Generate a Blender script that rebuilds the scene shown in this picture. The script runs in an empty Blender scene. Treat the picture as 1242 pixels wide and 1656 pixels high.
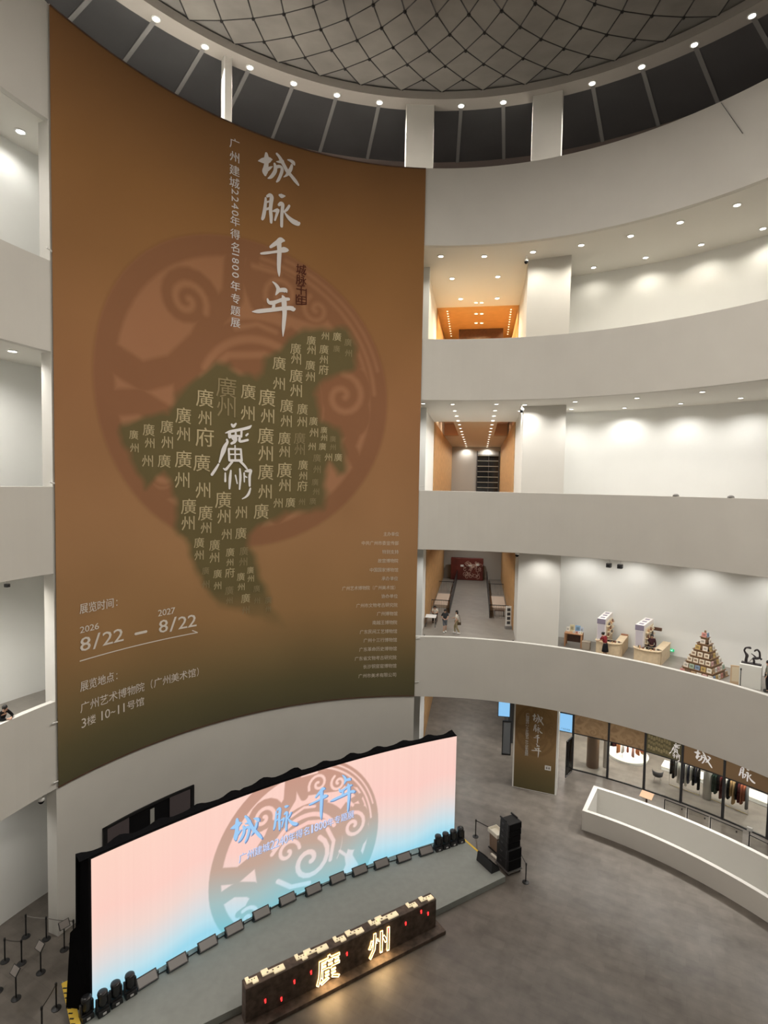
import bpy, bmesh, math, random
import numpy as np
from mathutils import Vector, Matrix
random.seed(7)
PI = math.pi
scene = bpy.context.scene
COL = scene.collection

# ------------------------------------------------------------------ camera
FPX, PITCH, ROLL = 891.63, math.radians(2.9425), math.radians(1.0796)
EYE = Vector((-2.6277, -16.4033, 20.05))
FWD = Vector((0, math.cos(PITCH), -math.sin(PITCH)))
_u, _r = Vector((0, math.sin(PITCH), math.cos(PITCH))), Vector((1, 0, 0))
RT = _r * math.cos(ROLL) + _u * math.sin(ROLL)
UP = _u * math.cos(ROLL) - _r * math.sin(ROLL)
cam = bpy.data.cameras.new('camera')
cam.sensor_fit = 'HORIZONTAL'; cam.sensor_width = 36.0; cam.lens = FPX / 1242 * 36.0
cam.clip_start = 0.05; cam.clip_end = 400
camo = bpy.data.objects.new('camera', cam); COL.objects.link(camo)
camo.matrix_world = Matrix(((RT.x, UP.x, -FWD.x, EYE.x), (RT.y, UP.y, -FWD.y, EYE.y), (RT.z, UP.z, -FWD.z, EYE.z), (0, 0, 0, 1)))
scene.camera = camo
# ------------------------------------------------------------------ world and exposure
scene.view_settings.view_transform = 'Standard'
scene.view_settings.look = 'None'
scene.view_settings.gamma = 1.0
scene.view_settings.use_curve_mapping = False
scene.view_settings.exposure = 0.0
wd = bpy.data.worlds.new('night'); scene.world = wd; wd.use_nodes = True
wd.node_tree.nodes['Background'].inputs[0].default_value = (0.05, 0.055, 0.065, 1)
wd.node_tree.nodes['Background'].inputs[1].default_value = 0.15
P_SOFFIT, P_GAL, P_HALL, P_SHOP, P_GROUND = 2350.0, 185.0, 60.0, 520.0, 760.0
S_CONE = 127

# ------------------------------------------------------------------ building sizes (ring centre is the origin, ground z = 0)
R = 17.838
LV = [(6.65, 10.49, 9.39), (15.99, 19.67, 18.55), (25.24, 28.94, 27.85), (34.53, 39.08, 38.0)]   # band bottom, parapet top, floor
T0, T1 = -67.9, -1.6            # banner wall, degrees clockwise from +y
AX = math.radians(9.7)          # direction of the long halls

def pol(r, t, z=0.0):
    a = math.radians(t); return Vector((r * math.sin(a), r * math.cos(a), z))
def hall(s, d, z=0.0):
    return Vector((s * math.cos(AX) + d * math.sin(AX), -s * math.sin(AX) + d * math.cos(AX), z))
def ray(x, y):
    return FWD + RT * ((x - 621) / FPX) - UP * ((y - 828) / FPX)
def gp(x, y, z):                # point of the plane at height z seen at photo pixel x, y
    d = ray(x, y); return EYE + d * ((z - EYE.z) / d.z)
def cyl_hit(x, y, c, r):        # point of an upright cylinder -> (degrees, z)
    d = ray(x, y); ox, oy = EYE.x - c[0], EYE.y - c[1]
    a = d.x * d.x + d.y * d.y; b = 2 * (d.x * ox + d.y * oy); k = ox * ox + oy * oy - r * r
    t = (-b + math.sqrt(b * b - 4 * a * k)) / (2 * a)
    return math.degrees(math.atan2(ox + d.x * t, oy + d.y * t)), EYE.z + d.z * t
def plane_hit(x, y, o, n):
    d = ray(x, y); return EYE + d * ((o - EYE).dot(n) / d.dot(n))

# ------------------------------------------------------------------ materials
MATS = {}
def mat(name, col, rough=0.6, metal=0.0, emit=None, strength=0.0, noise=0.0, scale=3.0, bump=0.0, spec=0.5):
    if name in MATS: return MATS[name]
    m = bpy.data.materials.new(name); m.use_nodes = True; nt = m.node_tree; b = nt.nodes['Principled BSDF']
    b.inputs['Base Color'].default_value = (*col, 1); b.inputs['Roughness'].default_value = rough
    b.inputs['Metallic'].default_value = metal; b.inputs['Specular IOR Level'].default_value = spec
    if emit: b.inputs['Emission Color'].default_value = (*emit, 1); b.inputs['Emission Strength'].default_value = strength
    if noise or bump:
        tc = nt.nodes.new('ShaderNodeTexCoord'); n = nt.nodes.new('ShaderNodeTexNoise')
        n.inputs['Scale'].default_value = scale; n.inputs['Detail'].default_value = 6
        nt.links.new(tc.outputs['Object'], n.inputs['Vector'])
        if noise:
            r = nt.nodes.new('ShaderNodeValToRGB')
            r.color_ramp.elements[0].position = 0.3; r.color_ramp.elements[1].position = 0.7
            r.color_ramp.elements[0].color = (*[c * (1 - noise) for c in col], 1)
            r.color_ramp.elements[1].color = (*[min(1, c * (1 + noise)) for c in col], 1)
            nt.links.new(n.outputs['Fac'], r.inputs['Fac']); nt.links.new(r.outputs['Color'], b.inputs['Base Color'])
        if bump:
            bp = nt.nodes.new('ShaderNodeBump'); bp.inputs['Strength'].default_value = bump
            nt.links.new(n.outputs['Fac'], bp.inputs['Height']); nt.links.new(bp.outputs['Normal'], b.inputs['Normal'])
    MATS[name] = m; return m
def attr_mat(name, rough=0.8, emission=0.0):
    m = bpy.data.materials.new(name); m.use_nodes = True; nt = m.node_tree; b = nt.nodes['Principled BSDF']
    a = nt.nodes.new('ShaderNodeAttribute'); a.attribute_name = 'print'
    b.inputs['Roughness'].default_value = rough
    if emission:
        b.inputs['Base Color'].default_value = (0.02, 0.02, 0.02, 1); b.inputs['Specular IOR Level'].default_value = 0.1
        nt.links.new(a.outputs['Color'], b.inputs['Emission Color']); b.inputs['Emission Strength'].default_value = emission
    else:
        b.inputs['Specular IOR Level'].default_value = 0.15
        nt.links.new(a.outputs['Color'], b.inputs['Base Color'])
    MATS[name] = m; return m
def s2l(*c):
    return tuple(((v / 255) / 12.92 if v <= 10 else (((v / 255) + 0.055) / 1.055) ** 2.4) for v in c)

paint = mat('white_paint', (0.63, 0.615, 0.575), 0.75, noise=0.02, scale=0.6, spec=0.2)
paint_in = mat('gallery_paint', (0.80, 0.805, 0.78), 0.8, noise=0.015, scale=0.5, spec=0.2)
ceil_m = mat('ceiling_paint', (0.74, 0.72, 0.67), 0.85, spec=0.15)
wood = mat('oak_veneer', (0.50, 0.29, 0.12), 0.5, noise=0.18, scale=2.2)
wood_lt = mat('plywood', (0.66, 0.53, 0.36), 0.6, noise=0.08, scale=6)
wood_dk = mat('brown_timber', (0.10, 0.05, 0.03), 0.5, noise=0.2, scale=4)
black = mat('black_metal', (0.012, 0.012, 0.013), 0.45)
blackm = mat('black_matt', (0.008, 0.008, 0.009), 0.9, spec=0.1)
cloth_black = mat('black_cloth', (0.006, 0.006, 0.007), 1.0, spec=0.05, bump=0.3, scale=5)
dkgrey = mat('dark_grey', (0.05, 0.05, 0.052), 0.5)
grey = mat('mid_grey', (0.25, 0.24, 0.23), 0.6)
chrome = mat('steel', (0.6, 0.6, 0.6), 0.25, 1.0)
white = mat('plain_white', (0.8, 0.8, 0.78), 0.5)
lampglow = mat('lamp_glow', (0.8, 0.8, 0.8), 0.5, emit=(1.0, 0.95, 0.84), strength=14)
warmglow = mat('warm_lamp_glow', (0.8, 0.7, 0.5), 0.5, emit=(1.0, 0.82, 0.5), strength=8)
stage_m = mat('stage_carpet', (0.285, 0.305, 0.285), 0.9, noise=0.05, scale=3, spec=0.1)
yellow = mat('yellow_tape', (0.75, 0.50, 0.05), 0.6)
skin_m = mat('skin', (0.55, 0.33, 0.23), 0.6)
hair_m = mat('black_hair', (0.008, 0.007, 0.007), 0.6)

def concrete(name, c0, c1, rough, tile=0.0):
    m = bpy.data.materials.new(name); m.use_nodes = True; nt = m.node_tree; b = nt.nodes['Principled BSDF']; L = nt.links.new
    tc = nt.nodes.new('ShaderNodeTexCoord'); mp = nt.nodes.new('ShaderNodeMapping')
    mp.inputs['Rotation'].default_value = (0, 0, math.radians(28)); L(tc.outputs['Object'], mp.inputs['Vector'])
    n1 = nt.nodes.new('ShaderNodeTexNoise'); n1.inputs['Scale'].default_value = 0.38; n1.inputs['Detail'].default_value = 8; n1.inputs['Roughness'].default_value = 0.65
    n2 = nt.nodes.new('ShaderNodeTexNoise'); n2.inputs['Scale'].default_value = 1.7; n2.inputs['Detail'].default_value = 5
    st = nt.nodes.new('ShaderNodeMapping'); st.inputs['Scale'].default_value = (0.35, 1.0, 1.0); L(mp.outputs['Vector'], st.inputs['Vector'])
    L(st.outputs['Vector'], n1.inputs['Vector']); L(mp.outputs['Vector'], n2.inputs['Vector'])
    br = nt.nodes.new('ShaderNodeTexBrick'); br.inputs['Scale'].default_value = 0.5; br.inputs['Mortar Size'].default_value = 0.004
    br.inputs['Color1'].default_value = (0.42, 0.42, 0.42, 1); br.inputs['Color2'].default_value = (0.58, 0.58, 0.58, 1); br.inputs['Mortar'].default_value = (0.4, 0.4, 0.4, 1)
    L(mp.outputs['Vector'], br.inputs['Vector'])
    mx = nt.nodes.new('ShaderNodeMix'); mx.inputs['Factor'].default_value = 0.35; L(n1.outputs['Fac'], mx.inputs[2]); L(n2.outputs['Fac'], mx.inputs[3])
    m2 = nt.nodes.new('ShaderNodeMix'); m2.inputs['Factor'].default_value = 0.3 + tile; L(mx.outputs[0], m2.inputs[2]); L(br.outputs['Color'], m2.inputs[3])
    rp = nt.nodes.new('ShaderNodeValToRGB'); rp.color_ramp.elements[0].position = 0.36; rp.color_ramp.elements[1].position = 0.64
    rp.color_ramp.elements[0].color = (*c0, 1); rp.color_ramp.elements[1].color = (*c1, 1)
    L(m2.outputs[0], rp.inputs['Fac']); L(rp.outputs['Color'], b.inputs['Base Color'])
    mr = nt.nodes.new('ShaderNodeMapRange'); mr.inputs['To Min'].default_value = rough - 0.07; mr.inputs['To Max'].default_value = rough + 0.1
    L(n1.outputs['Fac'], mr.inputs['Value']); L(mr.outputs['Result'], b.inputs['Roughness'])
    b.inputs['Specular IOR Level'].default_value = 0.4
    MATS[name] = m; return m
floor_m = concrete('polished_concrete', (0.088, 0.076, 0.065), (0.225, 0.20, 0.173), 0.40)
floor2_m = concrete('gallery_concrete', (0.20, 0.185, 0.165), (0.31, 0.285, 0.25), 0.40, 0.1)

def glass_mat(name, tint, alpha=0.12):
    m = bpy.data.materials.new(name); m.use_nodes = True; nt = m.node_tree
    o = nt.nodes['Material Output']; nt.nodes.remove(nt.nodes['Principled BSDF'])
    t = nt.nodes.new('ShaderNodeBsdfTransparent'); t.inputs[0].default_value = (*tint, 1)
    g = nt.nodes.new('ShaderNodeBsdfGlossy'); g.inputs['Roughness'].default_value = 0.03
    f = nt.nodes.new('ShaderNodeFresnel'); f.inputs[0].default_value = 1.45
    mx = nt.nodes.new('ShaderNodeMixShader')
    nt.links.new(f.outputs[0], mx.inputs[0]); nt.links.new(t.outputs[0], mx.inputs[1]); nt.links.new(g.outputs[0], mx.inputs[2]); nt.links.new(mx.outputs[0], o.inputs[0])
    MATS[name] = m; return m
glass = glass_mat('clear_glass', (0.93, 0.94, 0.93))

# ------------------------------------------------------------------ mesh builder
class MB:
    def __init__(s): s.v = []; s.f = []; s.mi = []; s.m = 0
    def add(s, vs, fs):
        k = len(s.v); s.v += [tuple(v) for v in vs]; s.f += [tuple(i + k for i in f) for f in fs]; s.mi += [s.m] * len(fs); return s
    def box(s, c, d, rz=0.0, top=None):     # centre, full size, optional top scale
        x, y, z = [q / 2 for q in d]; t = top or (1, 1); R_ = Matrix.Rotation(rz, 3, 'Z'); c = Vector(c)
        vs = [R_ @ Vector((a * x * (t[0] if e > 0 else 1), b * y * (t[1] if e > 0 else 1), e * z)) + c for e in (-1, 1) for a, b in ((-1, -1), (1, -1), (1, 1), (-1, 1))]
        return s.add(vs, [(3, 2, 1, 0), (4, 5, 6, 7), (0, 1, 5, 4), (1, 2, 6, 5), (2, 3, 7, 6), (3, 0, 4, 7)])
    def hexa(s, a, b):                      # two quads (4 pts each)
        return s.add(list(a) + list(b), [(3, 2, 1, 0), (4, 5, 6, 7), (0, 1, 5, 4), (1, 2, 6, 5), (2, 3, 7, 6), (3, 0, 4, 7)])
    def prism(s, poly, z0, z1):
        n = len(poly); vs = [(p[0], p[1], z0) for p in poly] + [(p[0], p[1], z1) for p in poly]
        return s.add(vs, [tuple(range(n))[::-1], tuple(range(n, 2 * n))] + [(i, (i + 1) % n, n + (i + 1) % n, n + i) for i in range(n)])
    def tube(s, a, b, r, n=10, r2=None):
        a, b = Vector(a), Vector(b); d = (b - a); 
        if d.length < 1e-6: return s
        q = d.to_track_quat('Z', 'Y'); r2 = r if r2 is None else r2
        vs = [a + q @ Vector((r * math.cos(2 * PI * i / n), r * math.sin(2 * PI * i / n), 0)) for i in range(n)] + \
             [b + q @ Vector((r2 * math.cos(2 * PI * i / n), r2 * math.sin(2 * PI * i / n), 0)) for i in range(n)]
        return s.add(vs, [tuple(range(n))[::-1], tuple(range(n, 2 * n))] + [(i, (i + 1) % n, n + (i + 1) % n, n + i) for i in range(n)])
    def path(s, pts, r, n=8):
        for a, b in zip(pts[:-1], pts[1:]): s.tube(a, b, r, n)
        return s
    def lathe(s, prof, c=(0, 0, 0), n=20, sx=1.0, sy=1.0):
        k = len(prof); vs = [(c[0] + sx * r * math.cos(2 * PI * i / n), c[1] + sy * r * math.sin(2 * PI * i / n), c[2] + z) for i in range(n) for r, z in prof]
        fs = [(i * k + j, ((i + 1) % n) * k + j, ((i + 1) % n) * k + j + 1, i * k + j + 1) for i in range(n) for j in range(k - 1)]
        if prof[0][0] > 1e-6: fs.append(tuple(i * k for i in range(n))[::-1])
        if prof[-1][0] > 1e-6: fs.append(tuple(i * k + k - 1 for i in range(n)))
        return s.add(vs, fs)
    def ball(s, c, rx, ry=None, rz=None, n=14):
        ry = ry or rx; rz = rz or rx; h = n // 2
        prof = [(max(1e-7, math.sin(PI * j / h)) * 1.0, -math.cos(PI * j / h)) for j in range(h + 1)]
        k = len(prof); vs = [(c[0] + rx * r * math.cos(2 * PI * i / n), c[1] + ry * r * math.sin(2 * PI * i / n), c[2] + rz * z) for i in range(n) for r, z in prof]
        return s.add(vs, [(i * k + j, ((i + 1) % n) * k + j, ((i + 1) % n) * k + j + 1, i * k + j + 1) for i in range(n) for j in range(k - 1)])
    def ring(s, prof, t0, t1, n, c=(0, 0), close=True):   # sweep profile [(r, z)] round c from t0 to t1 degrees
        k = len(prof); vs = []
        for i in range(n + 1):
            a = math.radians(t0 + (t1 - t0) * i / n)
            vs += [(c[0] + r * math.sin(a), c[1] + r * math.cos(a), z) for r, z in prof]
        fs = [(i * k + j, i * k + (j + 1) % k, (i + 1) * k + (j + 1) % k, (i + 1) * k + j) for i in range(n) for j in range(k if close else k - 1)]
        if close and abs(t1 - t0) < 359: fs += [tuple(range(k))[::-1], tuple(n * k + j for j in range(k))]
        return s.add(vs, fs)
    def build(s, name, m, parent=None, smooth=False, bevel=0.0, world=False, fix=True):
        me = bpy.data.meshes.new(name); vs = s.v
        if world and parent is not None:
            l = parent.location; vs = [(x - l.x, y - l.y, z - l.z) for x, y, z in vs]
        me.from_pydata(vs, [], s.f)
        for mm in (m if isinstance(m, (list, tuple)) else [m]): me.materials.append(mm)
        me.polygons.foreach_set('material_index', s.mi)
        if fix:
            bm = bmesh.new(); bm.from_mesh(me); bmesh.ops.recalc_face_normals(bm, faces=bm.faces); bm.to_mesh(me); bm.free()
        if smooth: me.polygons.foreach_set('use_smooth', [True] * len(me.polygons))
        o = bpy.data.objects.new(name, me); COL.objects.link(o)
        if parent is not None: o.parent = parent
        if bevel:
            b = o.modifiers.new('bevel', 'BEVEL'); b.width = bevel; b.segments = 2; b.limit_method = 'ANGLE'
        return o

LABELS = {}
def tag(o, label, cat, group=None, kind=None):
    o['label'] = label; o['category'] = cat
    if group: o['group'] = group
    if kind: o['kind'] = kind
    return o
def thing(name, label, cat, loc=(0, 0, 0), rz=0.0, group=None):
    o = bpy.data.objects.new(name, None); COL.objects.link(o); o.empty_display_size = 0.2
    o.location = loc; o.rotation_euler = (0, 0, rz); return tag(o, label, cat, group)
def struct(o, label, cat='building part'):
    return tag(o, label, cat, kind='structure')
KIDS = {}
def dup(root, loc, rz, label, group=None):
    r = root.copy(); COL.objects.link(r); r.location = loc; r.rotation_euler = (0, 0, rz); r['label'] = label
    if group: r['group'] = group
    for ch in root.children:
        c = ch.copy(); COL.objects.link(c); c.parent = r
        for g in ch.children:
            d = g.copy(); COL.objects.link(d); d.parent = c
    return r
ORD = ['first', 'second', 'third', 'fourth', 'fifth', 'sixth', 'seventh', 'eighth', 'ninth', 'tenth', 'eleventh', 'twelfth', 'thirteenth', 'fourteenth',
       'fifteenth', 'sixteenth', 'seventeenth', 'eighteenth', 'nineteenth', 'twentieth']
def spot(name, parent, loc, power, size=140, col=(1, 0.965, 0.91), blend=0.8, rad=0.06):
    l = bpy.data.lights.new(name, 'SPOT'); l.energy = power; l.spot_size = math.radians(size); l.spot_blend = blend; l.color = col; l.shadow_soft_size = rad
    o = bpy.data.objects.new(name, l); COL.objects.link(o); o.location = loc
    if parent is not None: o.parent = parent
    return o

# ================================================================== THE SETTING
def quadwall(mb, s, d0, d1, z0, z1, th):     # a wall along the hall direction at offset s, thickness th outwards
    mb.prism([hall(s, d0)[:2], hall(s, d1)[:2], hall(s + th, d1)[:2], hall(s + th, d0)[:2]], z0, z1)

# ground floor
WA, WB = 32.3, 83.6            # opening of the stairwell in the floor
mb = MB(); mb.add([pol(17.75, i * 3) for i in range(120)], [tuple(range(120))[::-1]])
def flat(r0, r1, t0, t1, n):
    vs = [p for i in range(n + 1) for p in (pol(r0, t0 + (t1 - t0) * i / n), pol(r1, t0 + (t1 - t0) * i / n))]
    mb.add(vs, [(2 * i, 2 * i + 1, 2 * i + 3, 2 * i + 2) for i in range(n)])
flat(17.75, 20.75, WB, WA + 360, 120); flat(20.75, 75, 0, 360, 120)
struct(mb.build('floor', floor_m, fix=False), 'grey polished concrete ground floor of the atrium', 'floor')
# one wall carries the banner
mb = MB(); mb.ring([(R, 0), (R, 39.05), (R + .6, 39.05), (R + .6, 0)], T0, T1, 90)
struct(mb.build('wall_front', paint), 'tall curved white wall behind the huge brown banner', 'wall')
# parapets, slabs, ceilings of the four rings
PN = ['lowest', 'second lowest', 'second highest', 'highest']
for i, (zb, zt, zf) in enumerate(LV):
    mb = MB(); mb.ring([(R, zb), (R, zt), (R + .28, zt), (R + .28, zb)], T1, 360 + T0, 150)
    struct(mb.build('wall_balcony', paint, bevel=.015), '%s curved white balcony parapet round the atrium' % PN[i], 'wall')
    mb = MB(); mb.ring([(R + .28, zf - .35), (R + .28, zf), (24.9, zf), (24.9, zf - .35)], T1 - 3, 190, 100)
    mb.ring([(R + .28, zf - .35), (R + .28, zf), (22.7, zf), (22.7, zf - .35)], 190, 360 + T0 + 8, 60)
    mb.prism([hall(-4.2, 19)[:2], hall(4.5, 19)[:2], hall(4.5, 62)[:2], hall(-4.2, 62)[:2]], zf - .35, zf - .01)
    struct(mb.build('floor_gallery', floor2_m), 'grey concrete gallery floor behind the %s parapet' % PN[i], 'floor')
    mb = MB(); mb.ring([(R + .28, zb), (R + .28, zb + .12), (24.9, zb + .12), (24.9, zb)], T1 - 3, 190, 100)
    mb.ring([(R + .28, zb), (R + .28, zb + .12), (22.7, zb + .12), (22.7, zb)], 190, 360 + T0 + 8, 60)
    struct(mb.build('ceiling_gallery', ceil_m), 'white gallery ceiling under the %s balcony' % PN[i], 'ceiling')
# gallery back walls
for i, (f0, f1) in enumerate([(0, 6.65), (9.39, 15.99), (18.55, 25.24), (27.85, 34.53)]):
    if i:
        mb = MB(); mb.ring([(24.5, f0), (24.5, f1), (24.8, f1), (24.8, f0)], 22.6, 190, 90)
        struct(mb.build('wall_right', paint_in), 'curved white back wall of the %s gallery on the right' % ORD[i], 'wall')
    rl = (20.75, 22.3, 21.5, 20.75)[i]; mb = MB(); mb.ring([(rl, f0), (rl, f1), (rl + .3, f1), (rl + .3, f0)], 190, 360 + T0 + 7, 70)
    struct(mb.build('wall_left', paint_in), 'curved white back wall on the left, storey %s' % ['of the stanchions', 'of the leaning man', 'above the leaning man', 'at the top'][i], 'wall')
# core block behind the banner wall: its two ends close the galleries
mb = MB(); mb.prism([pol(R + .6, T0 + 6)[:2], pol(R + .6, T0 + 30)[:2], pol(24, T0 + 30)[:2], pol(23.2, T0 + 8)[:2]], 0, 39)
struct(mb.build('wall_core', paint_in), 'white core wall closing the left galleries behind the banner', 'wall')
# long halls: left and right walls, ends, ceilings
P_A, P_B = Vector((6.33, 19.80, 0)), Vector((8.78, 18.78, 0))      # face of the white pillar block
mb = MB()
quadwall(mb, -3.62, 21.5, 60.5, 0, 39, -.5)
mb.prism([hall(-3.45, 20.9)[:2], hall(-3.45, 21.5)[:2], hall(-5.2, 21.5)[:2], hall(-5.2, 20.9)[:2]], 0, 39)
struct(mb.build('wall_hall_left', paint_in), 'white wall at the left mouth of the long halls beside the banner', 'wall')
mb = MB()
mb.prism([P_A[:2], P_B[:2], (9.55, 22.2), (10.2, 25.2), hall(5.5, 27)[:2], hall(3.6, 60)[:2], hall(2.97, 60)[:2], hall(2.97, 24)[:2]], 9.39, 38.9)
struct(mb.build('wall_hall_right', paint), 'broad white pillar block right of the long halls', 'wall')
mb = MB()
q0, q1 = Vector((6.26, 19.47, 0)), Vector((8.93, 18.46, 0)); nrm = Vector((q1.y - q0.y, q0.x - q1.x, 0)).normalized()
if nrm.y > 0: nrm = -nrm
PIL_N = nrm
mb.prism([q0[:2], q1[:2], (q1 - nrm * 1.1)[:2], (q0 - nrm * 1.1)[:2]], 0, 6.66)
struct(mb.build('wall_pillar', paint, bevel=.01), 'white ground-floor pillar wearing a brown poster', 'pillar')

hd = {1: (24.8, 46.9), 2: (29.5, 59.6), 3: (29.5, 47.5)}
for i in (1, 2, 3):
    z0, z1 = [(0, 6.65), (9.39, 15.99), (18.55, 25.24), (27.85, 34.53)][i]; d0, de = hd[i]
    nm = ['', 'railed hall with the red panel', 'hall with two rows of downlights', 'top hall with the orange glow'][i]
    for s, o_, sd in ((-3.62, .06, 'left'), (2.97, -.06, 'right')):
        mb = MB(); quadwall(mb, s, d0, de, z0, z1, o_)
        struct(mb.build('wall_timber', wood), '%s oak panelled wall of the %s' % (sd, nm), 'wall')
    mb = MB(); mb.prism([hall(-4.1, de)[:2], hall(3.5, de)[:2], hall(3.5, de + .3)[:2], hall(-4.1, de + .3)[:2]], z0, z1)
    struct(mb.build('wall_hall_end', mat('hall_end_paint', (.42, .40, .36), .8) if i < 3 else wood), 'end wall of the %s' % nm, 'wall')
    # ceiling: white near the atrium, timber tan deeper in
    dm = 29.5
    mb = MB(); mb.prism([hall(-4.1, 23.5)[:2], hall(4.4, 23.5)[:2], hall(4.4, dm)[:2], hall(-4.1, dm)[:2]], z1 + .01, z1 + .12)
    struct(mb.build('ceiling_hall', ceil_m), 'white ceiling at the mouth of the %s' % nm, 'ceiling')
    tan = mat('tan_ceiling', (.55, .40, .25), .7) if i == 2 else mat('oak_ceiling', (.62, .36, .13), .6, noise=.06, scale=1.5)
    mb = MB()
    if i == 2:      # side slots open to lit coves
        mb.prism([hall(-2.05, dm)[:2], hall(1.55, dm)[:2], hall(1.55, 43)[:2], hall(-2.05, 43)[:2]], z1 + .02, z1 + .14)
        mb.prism([hall(-4.1, 43)[:2], hall(3.5, 43)[:2], hall(3.5, de)[:2], hall(-4.1, de)[:2]], z1 + .02, z1 + .14)
    else:
        mb.prism([hall(-4.1, dm)[:2], hall(3.5, dm)[:2], hall(3.5, de)[:2], hall(-4.1, de)[:2]], z1 + .02, z1 + .14)
    struct(mb.build('ceiling_hall', tan), 'timber ceiling deep inside the %s' % nm, 'ceiling')
    if i == 2:
        cove = mat('cove_orange', (.72, .42, .24), .8)
        for sa, sb, sd in ((-3.62, -2.05, 'left'), (1.55, 2.97, 'right')):
            mb = MB()
            a = [hall(sa, dm), hall(sb, dm), hall(sb, 43), hall(sa, 43)]
            mb.prism([p[:2] for p in a], z1 + 1.3, z1 + 1.4)
            mb.prism([hall(sa, 42.9)[:2], hall(sb, 42.9)[:2], hall(sb, 43)[:2], hall(sa, 43)[:2]], z1 + .1, z1 + 1.35)
            mb.prism([hall(sb - .04 if sd == 'left' else sb, dm)[:2], hall(sb if sd == 'left' else sb + .04, dm)[:2], hall(sb if sd == 'left' else sb + .04, 43)[:2], hall(sb - .04 if sd == 'left' else sb, 43)[:2]], z1 + .1, z1 + 1.35)
            struct(mb.build('ceiling_cove', cove), '%s orange ceiling recess in the hall with two rows of downlights' % sd, 'ceiling')
            for d in (33, 38):
                spot('cove_lamp', None, hall((sa + sb) / 2, d, z1 + 1.2), 90, 160, (1, .7, .45))
# ground hall ceiling and its timber strip
mb = MB(); mb.prism([hall(-4.1, 23.5)[:2], hall(3.6, 23.5)[:2], hall(3.6, 66)[:2], hall(-4.1, 66)[:2]], 6.66, 6.8)
struct(mb.build('ceiling_hall', ceil_m), 'ceiling of the ground-floor hall', 'ceiling')
mb = MB(); quadwall(mb, -3.62, 26.2, 60, 0, 6.65, .06)
struct(mb.build('wall_timber', wood), 'oak strip on the left wall of the ground-floor hall', 'wall')
mb = MB(); quadwall(mb, 2.92, 26.6, 60, 0, 6.65, .4)
struct(mb.build('wall_hall_right', mat('hall_dark', (.05, .05, .052), .3)), 'dark right wall of the ground-floor hall', 'wall')

# bulkhead in the top hall
mb = MB(); mb.prism([hall(-2.05, 36)[:2], hall(2.0, 36)[:2], hall(2.0, 36.5)[:2], hall(-2.05, 36.5)[:2]], 33.0, 34.56)
struct(mb.build('trim_1', wood_dk), 'dark brown bulkhead under the ceiling of the top hall', 'trim')
# dark louvred window at the end of the second hall
w = MB(); w.box((0, 0, 3.0), (2.85, .12, 5.3)); 
e = hall(1.3, 59.45, 18.55)
win = thing('window_1', 'dark louvred window at the end of the hall with two rows of downlights', 'window', e, -AX); win['kind'] = 'structure'
w.build('pane', mat('night_glass', (.01, .01, .012), .08), win)
w = MB()
for k in range(8): w.box((0, -.1, .5 + k * .72), (2.85, .18, .08))
w.build('louvre', mat('louvre_metal', (.35, .34, .28), .5), win)
w = MB(); w.box((.1, -.12, 3), (.08, .08, 5.3)); w.box((-1.45, -.1, 3.2), (.12, .2, 5.9)); w.box((1.45, -.1, 3.2), (.12, .2, 5.9))
w.build('frame', dkgrey, win)

# ---- drum, glass roof ring and hanging dome
mb = MB(); mb.ring([(21.35, 45.45), (21.35, 45.95), (22.5, 45.95), (22.5, 45.45)], 0, 360, 140)
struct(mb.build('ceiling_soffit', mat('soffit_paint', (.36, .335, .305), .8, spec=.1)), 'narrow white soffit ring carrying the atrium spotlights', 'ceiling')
mb = MB(); mb.ring([(22.5, 45.5), (22.5, 45.54), (28.7, 45.54), (28.7, 45.5)], 0, 360, 140)
struct(mb.build('window_2', mat('dark_roof_glass', (.062, .062, .064), .45, noise=.1, scale=.4)), 'ring of dark glazing round the dome', 'window')
mb = MB(); mb.ring([(28.6, 38), (28.6, 45.6), (28.9, 45.6), (28.9, 38)], 0, 360, 140)
struct(mb.build('wall_clerestory', mat('clerestory', (.18, .14, .125), .7)), 'brownish outer wall below the dark roof glazing', 'wall')
mb = MB(); mb.ring([(R + .28, 37.9), (R + .28, 38), (28.6, 38), (28.6, 37.9)], 0, 360, 120)
struct(mb.build('floor_roof_walk', grey), 'roof walk behind the top parapet', 'floor')
LT = [-45.62, -38.3, -31.15, -23.87, -16.45, -9.0, 5.3, 12.5, 26.9, 34.3, 41.6, 48.9]
ALLT = [-45.62 - 7.25 * k for k in range(1, 16)] + LT + [56.2 + 7.25 * k for k in range(0, 16)]
beam_m = mat('roof_beam', (.22, .215, .21), .7)
for t in ALLT:
    if -75 < t < 75:
        mb = MB(); a, b = pol(22.3, t, 45.44), pol(28.6, t, 45.44); s_ = Vector((math.cos(math.radians(t)), -math.sin(math.radians(t)), 0)) * .12
        mb.hexa([a - s_, a + s_, b + s_, b - s_], [a - s_ + Vector((0, 0, .14)), a + s_ + Vector((0, 0, .14)), b + s_ + Vector((0, 0, .14)), b - s_ + Vector((0, 0, .14))])
        struct(mb.build('trim_2', beam_m), 'pale radial glazing beam across the dark roof glass', 'trim')['group'] = 'radial glazing beams'
for t0_, t1_, lb in ((-4.25, .62, 'broad white roof column above the right edge of the banner'), (17.45, 22.35, 'broad white roof column above the right gallery'), (-35.3, -34.1, 'slim white roof column above the banner')):
    mb = MB(); mb.ring([(21.9, 38), (21.9, 45.6), (22.5, 45.6), (22.5, 38)], t0_, t1_, 4)
    struct(mb.build('wall_column', paint, bevel=.02), lb, 'column')
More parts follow.
